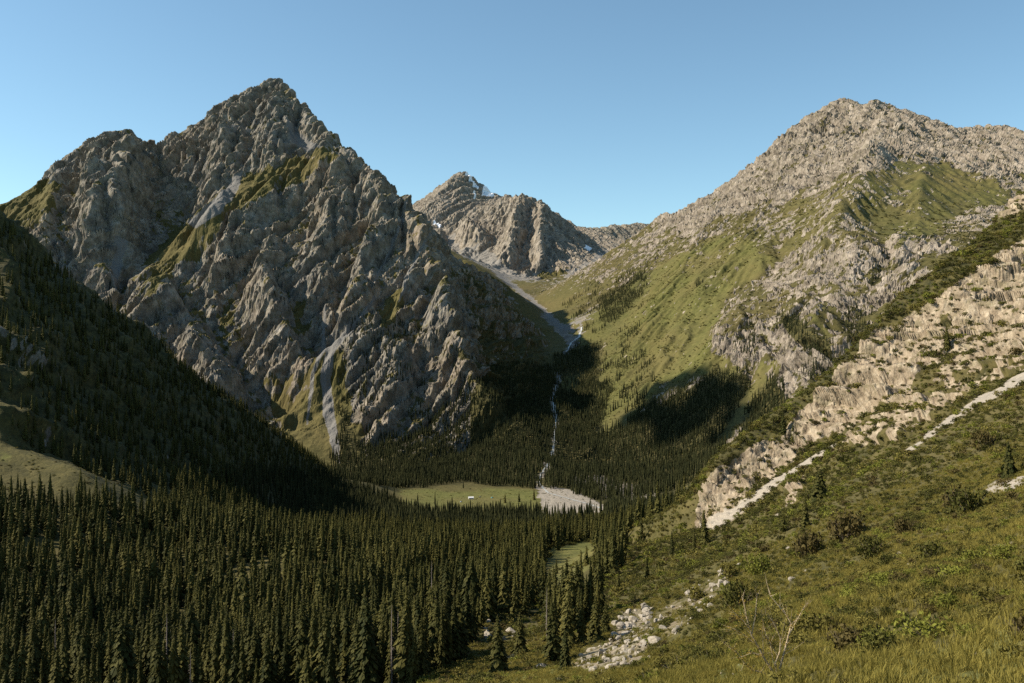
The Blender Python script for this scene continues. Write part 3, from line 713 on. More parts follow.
# ------------------------------------------------------------ points on the sheet
t_cols = tc; l_rows = rows
def on_sheet(x, y):
    "surface points above (x, y) of the undisplaced plan"
    x = np.asarray(x, float); y = np.asarray(y, float)
    v = np.interp(y, l_rows, np.arange(NR)); u = np.interp(x/(y+Y0), t_cols, np.arange(NC))
    return np.stack([bil(XX2, u, v), bil(YY2, u, v), bil(ZZ2, u, v)], 1)
def field(a, x, y):
    v = np.interp(y, l_rows, np.arange(NR)); u = np.interp(x/(y+Y0), t_cols, np.arange(NC)); return bil(a, u, v)
def pix(p):
    y = np.maximum(p[:, 1], 1); return CX+FPX*p[:, 0]/y, CY-FPX*p[:, 2]/y
def at_pixel(px, py, ymin=8, ymax=6000):
    "where the line of sight through a pixel of the photograph meets the ground"
    ys = np.exp(np.linspace(math.log(ymin), math.log(ymax), 4000)); xs = (px-CX)/FPX*ys
    z = field(ZZ2, xs, ys); ray = (CY-py)/FPX*ys
    k = np.nonzero(z >= ray)[0]
    k = k[0] if len(k) else len(ys)-1
    return on_sheet(xs[k:k+1], ys[k:k+1])[0]
def spread(mask, ys, n, power=1.0):
    "n random plan points with the chance given by mask(x, y, px, py)"
    x0, x1, y0, y1 = ys
    x = rng.uniform(x0, x1, n); y = rng.uniform(y0, y1, n)
    p = on_sheet(x, y); px, py = pix(p)
    m = mask(x, y, px, py)
    k = rng.random(n) < m
    return p[k]

# ------------------------------------------------------------ mesh helpers
def mesh_from(name, V, F, mats, mi=None, smooth_=False):
    me = bpy.data.meshes.new(name)
    me.from_pydata([tuple(v) for v in V], [], F); 
    for m in mats: me.materials.append(m)
    if mi is not None: me.polygons.foreach_set('material_index', mi)
    if smooth_: me.polygons.foreach_set('use_smooth', [True]*len(F))
    me.update(); return me
def add_obj(name, me, parent=None, loc=None, **props):
    o = bpy.data.objects.new(name, me); C.objects.link(o)
    if parent is not None: o.parent = parent
    if loc is not None: o.location = loc
    for k, v in props.items(): o[k] = v
    return o
def add_empty(name, loc, rz=0, sc=1.0, **props):
    o = bpy.data.objects.new(name, None); C.objects.link(o); o.location = loc; o.rotation_euler = (0, 0, rz); o.scale = (sc, sc, sc) if isinstance(sc, float) else sc
    o.empty_display_size = 0.5
    for k, v in props.items(): o[k] = v
    return o
def tube(V, F, pts, rad, n=6):
    base = len(V)
    for i, (p, r) in enumerate(zip(pts, rad)):
        p = Vector(p)
        d = (Vector(pts[min(i+1, len(pts)-1)])-Vector(pts[max(i-1, 0)])).normalized()
        a = d.orthogonal().normalized(); b = d.cross(a)
        for k in range(n):
            g = 2*math.pi*k/n
            V.append(p+(a*math.cos(g)+b*math.sin(g))*r)
    for i in range(len(pts)-1):
        for k in range(n):
            a0 = base+i*n+k; a1 = base+i*n+(k+1) % n
            F.append((a0, a1, a1+n, a0+n))

def leaf_material(name, dark, lightc, var=0.35, trans=0.0):
    k = NT_(name)
    oi = k.n('ShaderNodeObjectInfo'); geo = k.n('ShaderNodeNewGeometry')
    rp = geo.outputs['Random Per Island']
    nz = k.noise(0.02, 3, 0.6, geo.outputs['Position'])
    f = k.math('ADD', k.math('MULTIPLY', rp, 0.45), k.math('MULTIPLY_ADD', oi.outputs['Random'], 0.5, k.math('MULTIPLY_ADD', nz, 0.8, -0.45)), clamp=True)
    col = k.mix(f, dark, lightc)
    k.l(col, k.b.inputs['Base Color']); k.b.inputs['Roughness'].default_value = 0.7; k.b.inputs['Specular IOR Level'].default_value = 0.06
    if trans:
        tr = k.n('ShaderNodeBsdfTranslucent'); k.l(col, tr.inputs[0]); ms = k.n('ShaderNodeMixShader'); ms.inputs[0].default_value = trans
        k.l(k.b.outputs[0], ms.inputs[1]); k.l(tr.outputs[0], ms.inputs[2]); k.l(ms.outputs[0], k.out.inputs[0])
    return k.m
def plain_material(name, c1, c2, scale=2.0, rough=0.9, obj=True):
    k = NT_(name); tcn = k.n('ShaderNodeTexCoord')
    nz = k.noise(scale, 6, 0.7, tcn.outputs['Object'] if obj else None)
    col = k.ramp(nz, [(0.3, c1), (0.7, c2)])
    k.l(col, k.b.inputs['Base Color']); k.b.inputs['Roughness'].default_value = rough
    k.l(k.bump(nz, 0.6, 0.1), k.b.inputs['Normal'])
    return k.m
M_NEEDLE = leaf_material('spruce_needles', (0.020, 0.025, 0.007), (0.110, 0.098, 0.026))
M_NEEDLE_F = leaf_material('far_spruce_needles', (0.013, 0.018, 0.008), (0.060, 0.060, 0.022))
M_BARK = plain_material('bark', (0.07, 0.05, 0.035), (0.16, 0.12, 0.09), 3.0)
M_DEAD = plain_material('dead_wood', (0.16, 0.13, 0.11), (0.34, 0.29, 0.25), 2.0)

def spruce(seed, levels, per, kites, width=0.085, H=1.0, ragged=0.42):
    "unit-height narrow spruce crown: sprays of drooping branches round the stem"
    r = random.Random(seed); V = []; F = []
    # inner body keeps the crown from being see-through
    nseg = 7; prof = [(0.05, 0.25), (0.12, 0.55), (0.35, 0.55), (0.6, 0.42), (0.85, 0.2), (0.97, 0.03)]
    for h, w in prof:
        for k in range(nseg):
            a = 2*math.pi*k/nseg+h*3; q = w*width*r.uniform(0.75, 1.15)
            V.append((q*math.cos(a), q*math.sin(a), h))
    for i in range(len(prof)-1):
        for k in range(nseg):
            F.append((i*nseg+k, i*nseg+(k+1) % nseg, (i+1)*nseg+(k+1) % nseg, (i+1)*nseg+k))
    bulge = r.uniform(0.12, 0.3)
    side = [r.uniform(0.8, 1.2) for _ in range(5)]
    for L in range(levels):
        f = (L+r.uniform(-0.3, 0.3))/levels
        h = 0.04+0.955*max(f, 0)
        w = width*(min(1, (h-0.0)/bulge)**0.5)*((1-h)**0.75)*1.18+0.006
        w *= r.uniform(0.86, 1.14)
        for b in range(per):
            a = 2*math.pi*(b+r.random())/per
            ln = w*r.uniform(1-ragged, 1+ragged)*side[int(a/(2*math.pi)*5) % 5]
            up = 0.10 if h > 0.8 else -0.18
            dz0 = h+r.uniform(-0.5, 0.5)/levels
            ca, sa = math.cos(a), math.sin(a)
            for k in range(kites):
                q0 = k/kites*0.8; q1 = q0+r.uniform(0.45, 0.6)
                s = ln*r.uniform(0.17, 0.30)*(1.2-0.4*q0)
                droop = lambda q: dz0+ln*(up*q-0.35*q*q)*1.6
                m = (q0+q1)/2
                tw = r.uniform(-0.5, 0.5)
                bb = len(V)
                V.append((ca*ln*q0, sa*ln*q0, droop(q0)))
                V.append((ca*ln*m-sa*s, sa*ln*m+ca*s, droop(m)-s*(0.5+tw)))
                V.append((ca*ln*q1, sa*ln*q1, droop(q1)-0.25*s))
                V.append((ca*ln*m+sa*s, sa*ln*m-ca*s, droop(m)-s*(0.5-tw)))
                F.append((bb, bb+1, bb+2, bb+3))
                if kites > 1:      # hanging twig under the branch
                    bb = len(V); d = ln*r.uniform(0.25, 0.5)
                    V.append((ca*ln*q0, sa*ln*q0, droop(q0))); V.append((ca*ln*q1, sa*ln*q1, droop(q1))); V.append((ca*ln*m-sa*tw*s, sa*ln*m+ca*tw*s, droop(m)-d))
                    F.append((bb, bb+1, bb+2))
    return V, F
crowns = [mesh_from('spruce_crown', *spruce(s, lv+4, pr_+2, 3, w_), [M_NEEDLE]) for s, lv, pr_, w_ in ((1, 36, 9, 0.088), (2, 34, 8, 0.078), (3, 38, 9, 0.098), (4, 32, 8, 0.070), (5, 36, 9, 0.105), (6, 34, 9, 0.083))]
wide_crowns = [mesh_from('spruce_crown', *spruce(s, 30, 10, 3, w_, ragged=0.35), [M_NEEDLE]) for s, w_ in ((11, 0.17), (12, 0.20))]
def trunk_mesh():
    V = []; F = []; tube(V, F, [(0, 0, -0.04), (0.001, 0, 0.3), (0, 0.001, 0.7), (0, 0, 0.99)], [0.013, 0.010, 0.006, 0.0015], 7); return mesh_from('spruce_trunk', V, F, [M_BARK])
TRUNK = trunk_mesh()
def lod(seed, lv, pr_, w_, ks=1, nm=None):
    V, F = spruce(seed, lv, pr_, ks, w_); n = len(F); tube(V, F, [(0, 0, -0.05), (0, 0, 0.15)], [0.012, 0.010], 4)
    return mesh_from('spruce_small', V, F, [nm or M_NEEDLE, M_BARK], [0]*n+[1]*(len(F)-n))
mids = [lod(20+i, 24, 7, w_, 2) for i, w_ in enumerate((0.085, 0.075, 0.095, 0.10, 0.07))]
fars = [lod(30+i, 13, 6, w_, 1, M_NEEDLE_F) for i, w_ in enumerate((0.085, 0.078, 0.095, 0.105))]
def dead(seed):
    r = random.Random(seed); V = []; F = []
    tube(V, F, [(0, 0, -0.03), (0.002, 0, 0.4), (0, 0.003, 0.8), (0, 0, 1)], [0.012, 0.009, 0.005, 0.001], 6)
    nt = len(F)
    for i in range(46):
        h = 0.2+0.75*i/46; a = r.uniform(0, 6.28); l = 0.05*(1.05-h)+0.008; l *= r.uniform(0.4, 1.3)
        tube(V, F, [(0, 0, h), (math.cos(a)*l*0.6, math.sin(a)*l*0.6, h-0.004), (math.cos(a)*l, math.sin(a)*l, h-0.02)], [0.0022, 0.0015, 0.0006], 3)
    return V, F, nt
_dv, _df, _dn = dead(3)
DEAD_T = mesh_from('dead_trunk', _dv, _df[:_dn], [M_DEAD]); DEAD_B = mesh_from('dead_branches', _dv, _df[_dn:], [M_DEAD])

# ------------------------------------------------------------ instancing node group for the masses nobody could count
def mass(name, pts, scl, rz, var, protos, label, cat=None):
    me = bpy.data.meshes.new(name); me.vertices.add(len(pts)); me.vertices.foreach_set('co', np.asarray(pts, np.float32).ravel())
    a = me.attributes.new('scl', 'FLOAT_VECTOR', 'POINT'); a.data.foreach_set('vector', np.asarray(scl, np.float32).ravel())
    rr = np.asarray(rz, np.float32)
    if rr.ndim == 1: rr = np.stack([np.zeros_like(rr), np.zeros_like(rr), rr], 1)
    a = me.attributes.new('rot', 'FLOAT_VECTOR', 'POINT'); a.data.foreach_set('vector', rr.ravel())
    a = me.attributes.new('var', 'INT', 'POINT'); a.data.foreach_set('value', np.asarray(var, np.int32))
    o = add_obj(name, me, kind='stuff', label=label)
    if cat: o['category'] = cat
    col = bpy.data.collections.new(name+'_sources')
    for i, pm in enumerate(protos):
        po = bpy.data.objects.new('%s_source_%02d' % (name, i), pm); col.objects.link(po)
    ng = bpy.data.node_groups.new(name, 'GeometryNodeTree')
    ng.interface.new_socket('Geometry', in_out='INPUT', socket_type='NodeSocketGeometry'); ng.interface.new_socket('Geometry', in_out='OUTPUT', socket_type='NodeSocketGeometry')
    gi = ng.nodes.new('NodeGroupInput'); go = ng.nodes.new('NodeGroupOutput')
    m2p = ng.nodes.new('GeometryNodeMeshToPoints'); iop = ng.nodes.new('GeometryNodeInstanceOnPoints'); ci = ng.nodes.new('GeometryNodeCollectionInfo')
    ci.inputs['Collection'].default_value = col; ci.inputs['Separate Children'].default_value = True; ci.inputs['Reset Children'].default_value = True
    def na(nm, t):
        n = ng.nodes.new('GeometryNodeInputNamedAttribute'); n.data_type = t; n.inputs['Name'].default_value = nm
        return [s for s in n.outputs if s.enabled and s.name == 'Attribute'][0]
    ng.links.new(gi.outputs[0], m2p.inputs[0]); ng.links.new(m2p.outputs[0], iop.inputs['Points']); ng.links.new(ci.outputs[0], iop.inputs['Instance'])
    iop.inputs['Pick Instance'].default_value = True
    ng.links.new(na('var', 'INT'), iop.inputs['Instance Index']); ng.links.new(na('scl', 'FLOAT_VECTOR'), iop.inputs['Scale'])
    ng.links.new(na('rot', 'FLOAT_VECTOR'), iop.inputs['Rotation'])
    ng.links.new(iop.outputs[0], go.inputs[0])
    md = o.modifiers.new('scatter', 'NODES'); md.node_group = ng
    return o

# ------------------------------------------------------------ where spruces grow
F_near = poly_mask([[(-50,505),(60,503),(112,506),(150,520),(175,500),(190,478),(240,476),(330,476),(400,505),(545,514),(610,510),(690,502),(702,530),(672,556),(628,566),(602,584),(598,612),(590,640),(562,652),(546,650),(545,618),(520,616),(492,612),(474,640),(440,682),(-50,683)],
   [0.12,(395,500),(545,500),(545,508),(400,508)]], [], 1.5)
F_clear = poly_mask([[(548,548),(585,541),(602,546),(598,575),(592,612),(552,618),(545,592),(540,575)],[(395,488),(545,489),(545,519),(430,518),(395,510)],[(535,494),(552,486),(575,492),(610,508),(604,522),(540,522)]], [], 1.0)
F_valley_no = poly_mask([[(560,376),(582,372),(582,390),(560,394)],[0.7,(598,476),(640,484),(662,490),(655,500),(625,503),(590,492)],[0.8,(345,420),(356,420),(358,470),(348,480)],
   [0.85,(366,376),(382,352),(400,372),(412,430),(396,446),(372,428)],[0.9,(405,340),(440,345),(462,392),(430,412),(405,392)]],
   [[(556,385,4),(552,400,4),(556,420,5),(552,445,5),(552,462,6),(540,475,7),(545,492,8)],[(772,365,12),(752,392,11),(738,415,11),(722,440,8)]], 1.0)
F_spur = poly_mask([[(-50,190),(0,218),(35,246),(80,292),(150,335),(235,402),(335,474),(330,480),(240,478),(190,480),(150,520),(112,500),(70,460),(-50,440)]], [], 1.5)
def m_near(x, y, px, py):
    below = (py > 680)
    m = np.where(below, (x < -14) & (y > 150) & (px < 425), samp(F_near, px, py))*(1-0.995*np.where(below, 0, samp(F_clear, px, py)))
    gap = fbm(x, y, None, 38, 3, seed=99)
    return m*smooth(field(wO+wS, x, y), 0.25, 0.5)*smooth(gap, -0.36, -0.12)*(y > 235)
def m_spur(x, y, px, py):
    sl = field(SL, x, y)
    nn = fbm(x, y, None, 45, 3, seed=77)
    return samp(F_spur, px, py)*smooth(field(wS, x, y), 0.4, 0.6)*np.clip(0.85+nn*1.4-smooth(field(ZZ2, x, y), -80, 150)*0.35-(sl > 1.7)*0.4, 0, 1)
def m_valley(x, y, px, py):
    nn = fbm(x, y, None, 70, 3, seed=79)
    px0, py0 = px, py
    px = px+16*fbm(x, y, None, 60, 3, seed=71); py = py+9*fbm(x, y, None, 60, 3, seed=72)
    f = samp(F_valley, px, py)
    return np.where(f > 0.93, f, smooth(f*0.9+nn*0.7, 0.30, 0.62)*f)*(1-0.93*samp(F_valley_no, px0, py0))*(y > 1560)
A = spread(m_near, (-1100, 420, 150, 1560), 135000)
B = spread(m_spur, (-1500, -60, 640, 1600), 42000)
Dv = spread(m_valley, (-700, 900, 1560, 4200), 460000)
def thin(p, dmin):
    "drop points closer than dmin (grid hash, first come first kept)"
    cell = {}; keep = []
    for i, (x, y, z) in enumerate(p):
        k = (int(x//dmin), int(y//dmin)); ok = True
        for a in (-1, 0, 1):
            for b in (-1, 0, 1):
                for j in cell.get((k[0]+a, k[1]+b), ()):
                    if (p[j][0]-x)**2+(p[j][1]-y)**2 < dmin*dmin: ok = False; break
                if not ok: break
            if not ok: break
        if ok: cell.setdefault(k, []).append(i); keep.append(i)
    return p[keep]
A = thin(A, 3.6); B = thin(B, 4.5); Dv = thin(Dv, 4.6)
print('trees', len(A), len(B), len(Dv), _t.time()-T0)
def heights(p, mean, sd): return np.clip(rng.normal(mean, sd, len(p)), mean*0.45, mean*1.4)
hA = heights(A, 17.5, 4.8)*(1+0.35*fbm(A[:, 0], A[:, 1], None, 55, 3, seed=44)); hB = heights(B, 14, 3.5); hD = heights(Dv, 18, 4)
hD *= np.where(pix(Dv)[1] < 380, 0.8, 1)
# the near forest's largest trees are things of their own
px, py = pix(A); ptop = CY-FPX*(A[:, 2]+hA)/A[:, 1]
vis = (px > -4) & (px < 1028) & (ptop < 676)
order = np.argsort(np.where(vis, -hA/A[:, 1], 9))
SINGLE_N = 272
ids = order[:SINGLE_N]; rest = np.setdiff1d(np.arange(len(A)), ids)
def spruce_thing(p, h, label, group=None, crown=None, wx_=1.0, tilt=0.0):
    t = add_empty('spruce_tree', (p[0], p[1], p[2]-0.2), rng.uniform(0, 6.28), (h*wx_, h*wx_, h), label=label, category='spruce tree')
    t.rotation_euler = (rng.normal(0, 0.015)+tilt, rng.normal(0, 0.015), rng.uniform(0, 6.28))
    if group: t['group'] = group
    add_obj('trunk', TRUNK, t); add_obj('crown', crown or crowns[rng.integers(len(crowns))], t)
    return t
dead_every = 24
for n, i in enumerate(ids):
    if n % dead_every == 7:
        t = add_empty('dead_spruce', (A[i][0], A[i][1], A[i][2]-0.2), rng.uniform(0, 6.28), (hA[i], hA[i], hA[i]*0.9), label='bare grey dead spruce standing among the green spruces of the near forest', category='dead tree', group='dead spruces in the near forest')
        add_obj('trunk', DEAD_T, t); add_obj('crown', DEAD_B, t)
    else:
        spruce_thing(A[i], hA[i], 'tall narrow dark green spruce in the dense near forest at the bottom left', 'spruces of the near forest', wx_=float(rng.uniform(0.75, 1.4)), crown=wide_crowns[n % 2] if n % 13 == 5 else None, tilt=float(rng.normal(0, 0.012)))
def pack(p, h, nv, wlo=1.0, whi=1.55):
    n = len(p); s = rng.uniform(wlo, whi, n)
    return np.stack([h*s, h*s, h], 1), rng.uniform(0, 6.28, n), rng.integers(0, nv, n)
R_ = A[rest]; hR = hA[rest]; nearr = R_[:, 1] < 950
s_, r_, v_ = pack(R_[nearr], hR[nearr], len(mids)); mass('near_forest', R_[nearr]-[0, 0, 0.3], s_, r_, v_, mids, 'dense spruce forest filling the lower left behind the nearest trees', 'forest')
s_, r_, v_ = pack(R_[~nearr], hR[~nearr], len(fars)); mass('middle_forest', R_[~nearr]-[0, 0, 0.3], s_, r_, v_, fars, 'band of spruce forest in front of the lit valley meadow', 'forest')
s_, r_, v_ = pack(B, hB, len(mids)); mass('spur_forest', B-[0, 0, 0.3], s_, r_, v_, mids, 'shaded spruces scattered over the dark spur on the left', 'forest')
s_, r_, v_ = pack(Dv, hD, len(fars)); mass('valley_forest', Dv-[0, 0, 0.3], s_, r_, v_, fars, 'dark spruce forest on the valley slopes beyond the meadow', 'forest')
# ------------------------------------------------------------ single spruces on the slopes
SINGLES = [
 (705,545,36,1.25,'spruce at the lower tip of the near pale cliff, where the long scree strip ends'),
 (694,552,27,1.1,'smaller spruce just left of the spruce at the foot of the pale cliff'),
 (820,500,32,2.6,'broad dark spruce on the scrub slope right of the long scree strip'),
 (805,527,34,1.3,'slender spruce on the scrub slope below the broad dark one'),
 (784,532,19,1.5,'small pointed spruce alone on the scrub slope'),
 (1008,478,38,1.9,'dark spreading spruce near the right edge beside the short scree patch'),
 (783,434,22,1.5,'dark spruce growing on top of the pale cliff'),
 (793,442,18,1.3,'small spruce in the notch of the pale cliff'),
 (949,352,26,1.2,'thin dark spruce standing against the upper pale cliff'),
 (647,580,24,1.3,'spruce alone on the green slope above the boulder field'),
 (619,592,20,1.4,'small spruce on the slope left of the lone one above the boulders'),
 (672,556,26,1.2,'spruce at the right edge of the forest below the cliff'),
 (556,574,16,1.3,'small spruce at the left side of the grassy forest clearing'),
 (553,662,62,1.55,'large light-green spruce leftmost of the clump beside the boulder field'),
 (570,650,60,1.4,'tall dark spruce in the middle of the clump beside the boulder field'),
 (583,645,58,1.3,'tall spruce right of the middle in the clump beside the boulder field'),
 (596,640,46,1.4,'lower spruce at the right end of the clump, touching the boulders'),
 (606,634,34,1.5,'shortest dark spruce in the clump above the boulder field'),
 (566,668,40,1.4,'short spruce in front of the clump at the foot of the boulder field'),
 (498,672,58,1.5,'spruce at the edge of the dark forest beside the pale rocks'),
 (520,655,44,1.5,'spruce standing between the dark forest edge and the clump by the boulders'),
 (452,505,9,1.2,'tiny spruce on the valley meadow left of the white hut'),
 (505,503,10,1.2,'tiny spruce on the valley meadow right of the white hut'),
 (519,502,10,1.2,'tiny spruce on the valley meadow, second right of the white hut'),
 (534,500,12,1.2,'tiny spruce at the right end of the meadow next to the gravel bar')]
for px_, py_, hp, wd_, lab in SINGLES:
    p = at_pixel(px_, py_, 60); h = hp*p[1]/FPX
    spruce_thing(p, h, lab, crown=wide_crowns[len(lab) % 2] if wd_ > 1.8 else None, wx_=wd_ if wd_ < 1.8 else wd_*0.6)

# ------------------------------------------------------------ shrubs
M_SH = [leaf_material('shrub_leaves_dark', (0.034, 0.036, 0.009), (0.12, 0.115, 0.028), trans=0.15), leaf_material('shrub_leaves_olive', (0.075, 0.067, 0.016), (0.22, 0.19, 0.048), trans=0.15),
        leaf_material('shrub_leaves_rust', (0.050, 0.040, 0.014), (0.125, 0.098, 0.034), trans=0.15), leaf_material('shrub_leaves_green', (0.080, 0.088, 0.015), (0.24, 0.24, 0.045), trans=0.2)]
M_TWIG = plain_material('twigs', (0.09, 0.07, 0.05), (0.20, 0.16, 0.12), 4.0)
def shrub(seed, n, leaf, low=0.0):
    r = random.Random(seed); V = []; F = []; MI = []
    lobes = [(r.uniform(-0.6, 0.6), r.uniform(-0.6, 0.6), r.uniform(0.15, 0.5), r.uniform(0.35, 0.6)) for _ in range(9)]
    for i in range(14):
        a = r.uniform(0, 6.28); q = r.uniform(0.3, 0.8); nb = len(F)
        tube(V, F, [(0, 0, -0.1), (math.cos(a)*q*0.5, math.sin(a)*q*0.5, 0.3), (math.cos(a)*q, math.sin(a)*q, r.uniform(0.4, 0.8))], [0.018, 0.011, 0.004], 4); MI += [1]*(len(F)-nb)
    for i in range(n):
        lx, ly, lz, lr = lobes[r.randrange(9)]
        u = Vector((r.gauss(0, 1), r.gauss(0, 1), r.gauss(0, 1)+0.35)).normalized()*lr*r.uniform(0.55, 1.08)
        c = Vector((lx, ly, lz))+u
        c.z = abs(c.z)*0.95
        d = Vector((r.gauss(0, 1), r.gauss(0, 1), r.gauss(0, 1)+0.4)).normalized(); e = d.orthogonal().normalized()
        e.rotate(__import__('mathutils').Quaternion(d, r.uniform(0, 6.28)))
        s = leaf*r.uniform(0.6, 1.4); b = len(V)
        V += [c-d*s, c+e*s*0.55, c+d*s, c-e*s*0.55]; F.append((b, b+1, b+2, b+3)); MI.append(0)
    return V, F, MI
def shrub_mesh(seed, kind, n=750, leaf=0.075):
    V, F, MI = shrub(seed, n, leaf); return mesh_from('shrub_mesh', V, F, [M_SH[kind], M_TWIG], MI)
SHR = {k: [shrub_mesh(100+k*10+i, k) for i in range(3)] for k in range(4)}
SHR_SMALL = [shrub_mesh(150+k*10+i, k, 210, 0.13) for k in range(4) for i in range(2)]
KIND_LAB = ['low dark green shrub on the near slope', 'olive green shrub on the near slope', 'rust brown shrub on the near slope', 'fresh green leafy shrub on the near slope']
BIG = [(742,606,40,30,0,'big rounded dark green bush on the near slope above the pale boulders'), (762,572,34,22,3,'rounded green bush left of the small rust bush, upslope of the boulders'),
 (806,556,42,30,2,'rust brown bush with tangled branches in the middle of the near slope'), (845,540,52,36,2,'widest rust and olive bush right of the middle of the near slope'), (872,556,34,24,0,'dark bush right beside the widest rust bush'),
 (905,535,30,22,2,'brownish bush between the widest rust bush and the green hollow'), (968,512,46,30,0,'dark olive bush below the short scree patch at the right'), (930,560,36,24,0,'dark bush near the narrow stone line at the right'),
 (985,448,30,22,2,'dark brown bush on the upper right slope under the long scree strip'), (955,508,36,26,2,'brown bush left of the short scree patch'), (700,598,26,16,1,'olive bush beside the upper end of the boulder field'), (884,655,50,34,0,'dark green bush at the bottom, left of the yellow grass'),
 (846,650,60,30,2,'greyish brown bush at the bottom beside the bare shrub'), (925,640,60,30,3,'fresh green bush at the bottom above the yellow grass'), (730,578,26,18,1,'small olive bush at the top of the boulder field'), (668,668,30,14,1,'low olive bush under the large boulder')]
def shrub_thing(p, w, h, kind, label, group=None):
    o = add_obj('shrub', SHR[kind][rng.integers(3)], None, (p[0], p[1], p[2]-0.05*h), label=label, category='shrub')
    o.scale = (w, w, h); o.rotation_euler = (0, 0, rng.uniform(0, 6.28))
    if group: o['group'] = group
    return o
for px_, py_, wp, hp, kd, lab in BIG:
    p = at_pixel(px_, py_, 10); shrub_thing(p, wp*p[1]/FPX/2, hp*p[1]/FPX, kd, lab)
ROCKY = poly_mask([[(566,668),(585,650),(612,640),(616,614),(650,604),(656,632),(640,664),(600,672)],[(655,614),(690,590),(722,570),(732,590),(702,612),(672,640),(655,634)]], [], 1.5)
def m_shrub(x, y, px, py):
    nn = fbm(x, y, None, 14, 3, seed=55)
    base = np.clip(field(wH, x, y)+field(wO, x, y)*(px > 425)*(y < 980)*(1-samp(F_clear, px, py)), 0, 1)*(1-0.88*field(cliff, x, y))*(1-field(nscree, x, y))*(1-0.8*samp(ROCKY, px, py))
    lowgrass = field(meadow, x, y)
    return np.clip(base*(0.95+nn*1.3)*(1-0.72*lowgrass), 0, 1)*((y > 14) & (px > 380) & (px < 1150))
Sh = np.concatenate([spread(m_shrub, (-40, 260, 14, 200), 30000), spread(m_shrub, (-40, 480, 180, 960), 160000)])
near_m = Sh[:, 1] < 200
Sh = np.concatenate([thin(Sh[near_m], 1.05), thin(Sh[~near_m], 1.9)])
_b = at_pixel(777, 679, 10); Sh = Sh[~((np.abs(Sh[:, 0]-_b[0]) < 3.2) & (Sh[:, 1] < _b[1]+5) & (Sh[:, 1] > _b[1]-9))]
sw = np.clip(rng.lognormal(-0.25, 0.42, len(Sh)), 0.3, 2.2)*np.where(Sh[:, 1] < 60, 0.55, np.where(Sh[:, 1] < 200, 0.85, 1.25))
sw = sw*(1+np.clip(Sh[:, 1]-300, 0, 500)/330)
shh = sw*rng.uniform(0.7, 1.15, len(Sh))
kn = fbm(Sh[:, 0], Sh[:, 1], None, 25, 2, seed=66)+rng.normal(0, 0.22, len(Sh))
kind = np.digitize(kn, [-0.04, 0.17, 0.23]); kind = np.choose(kind, [0, 1, 2, 3])
px, py = pix(Sh); vis = (px > 10) & (px < 1014) & (py > 300) & (py < 676) & (Sh[:, 1] < 300)
order = np.argsort(np.where(vis, -sw/Sh[:, 1], 9)); ids = order[:255]; rest = np.setdiff1d(np.arange(len(Sh)), ids)
for i in ids:
    shrub_thing(Sh[i], sw[i], shh[i], int(kind[i]), KIND_LAB[int(kind[i])]+' among the grass and scrub', KIND_LAB[int(kind[i])].split(' on')[0]+'s on the near slope')
R_ = Sh[rest]; mass('undergrowth', R_-[0, 0, 0.05], np.stack([sw[rest], sw[rest], shh[rest]], 1), rng.uniform(0, 6.28, len(rest)), kind[rest]*2+rng.integers(0, 2, len(rest)), SHR_SMALL, 'mixed green, olive and brown scrub covering the near slope')
print('shrubs', len(Sh), _t.time()-T0)
# scrub under and between the valley trees
def m_scrub(x, y, px, py):
    nn = fbm(x, y, None, 40, 3, seed=57)
    e = field(wE, x, y)*field(grass, x, y)
    return np.clip((nn*1.8+0.22)*e, 0, 1)*((py > 200) & (px > 540) & (px < 1060) & (y > 1550))
Sc = spread(m_scrub, (100, 1500, 1550, 3600), 60000)
sc_ = rng.uniform(1.5, 4.5, len(Sc))
Sm = spread(lambda x, y, px, py: ((px < 118) & (py > 438) & (py < 505))*np.clip(0.15+fbm(x, y, None, 16, 3, seed=59)*1.6, 0, 1), (-560, -230, 500, 680), 6000)
ssm = rng.uniform(0.4, 1.4, len(Sm)); mass('meadow_scrub', Sm, np.stack([ssm, ssm, ssm*0.6], 1), rng.uniform(0, 6.28, len(Sm)), rng.integers(0, 6, len(Sm)), SHR_SMALL[:6], 'low scrub dotted over the sunlit clearing at the left edge')
Sv = spread(lambda x, y, px, py: samp(F_clear, px, py)*np.clip(0.05+fbm(x, y, None, 22, 3, seed=60)*1.1, 0, 1), (-260, 180, 560, 1720), 26000)
ssv = rng.uniform(0.5, 1.8, len(Sv)); mass('clearing_scrub', Sv, np.stack([ssv, ssv, ssv*0.5], 1), rng.uniform(0, 6.28, len(Sv)), rng.integers(0, 4, len(Sv)), SHR_SMALL[:4], 'low scrub dotted over the valley meadow and the forest clearing')
mass('mountain_scrub', Sc, np.stack([sc_, sc_, sc_*0.6], 1), rng.uniform(0, 6.28, len(Sc)), rng.integers(0, 3, len(Sc)), SHR_SMALL[:3], 'dark juniper scrub dotted over the green mountain slope on the right')

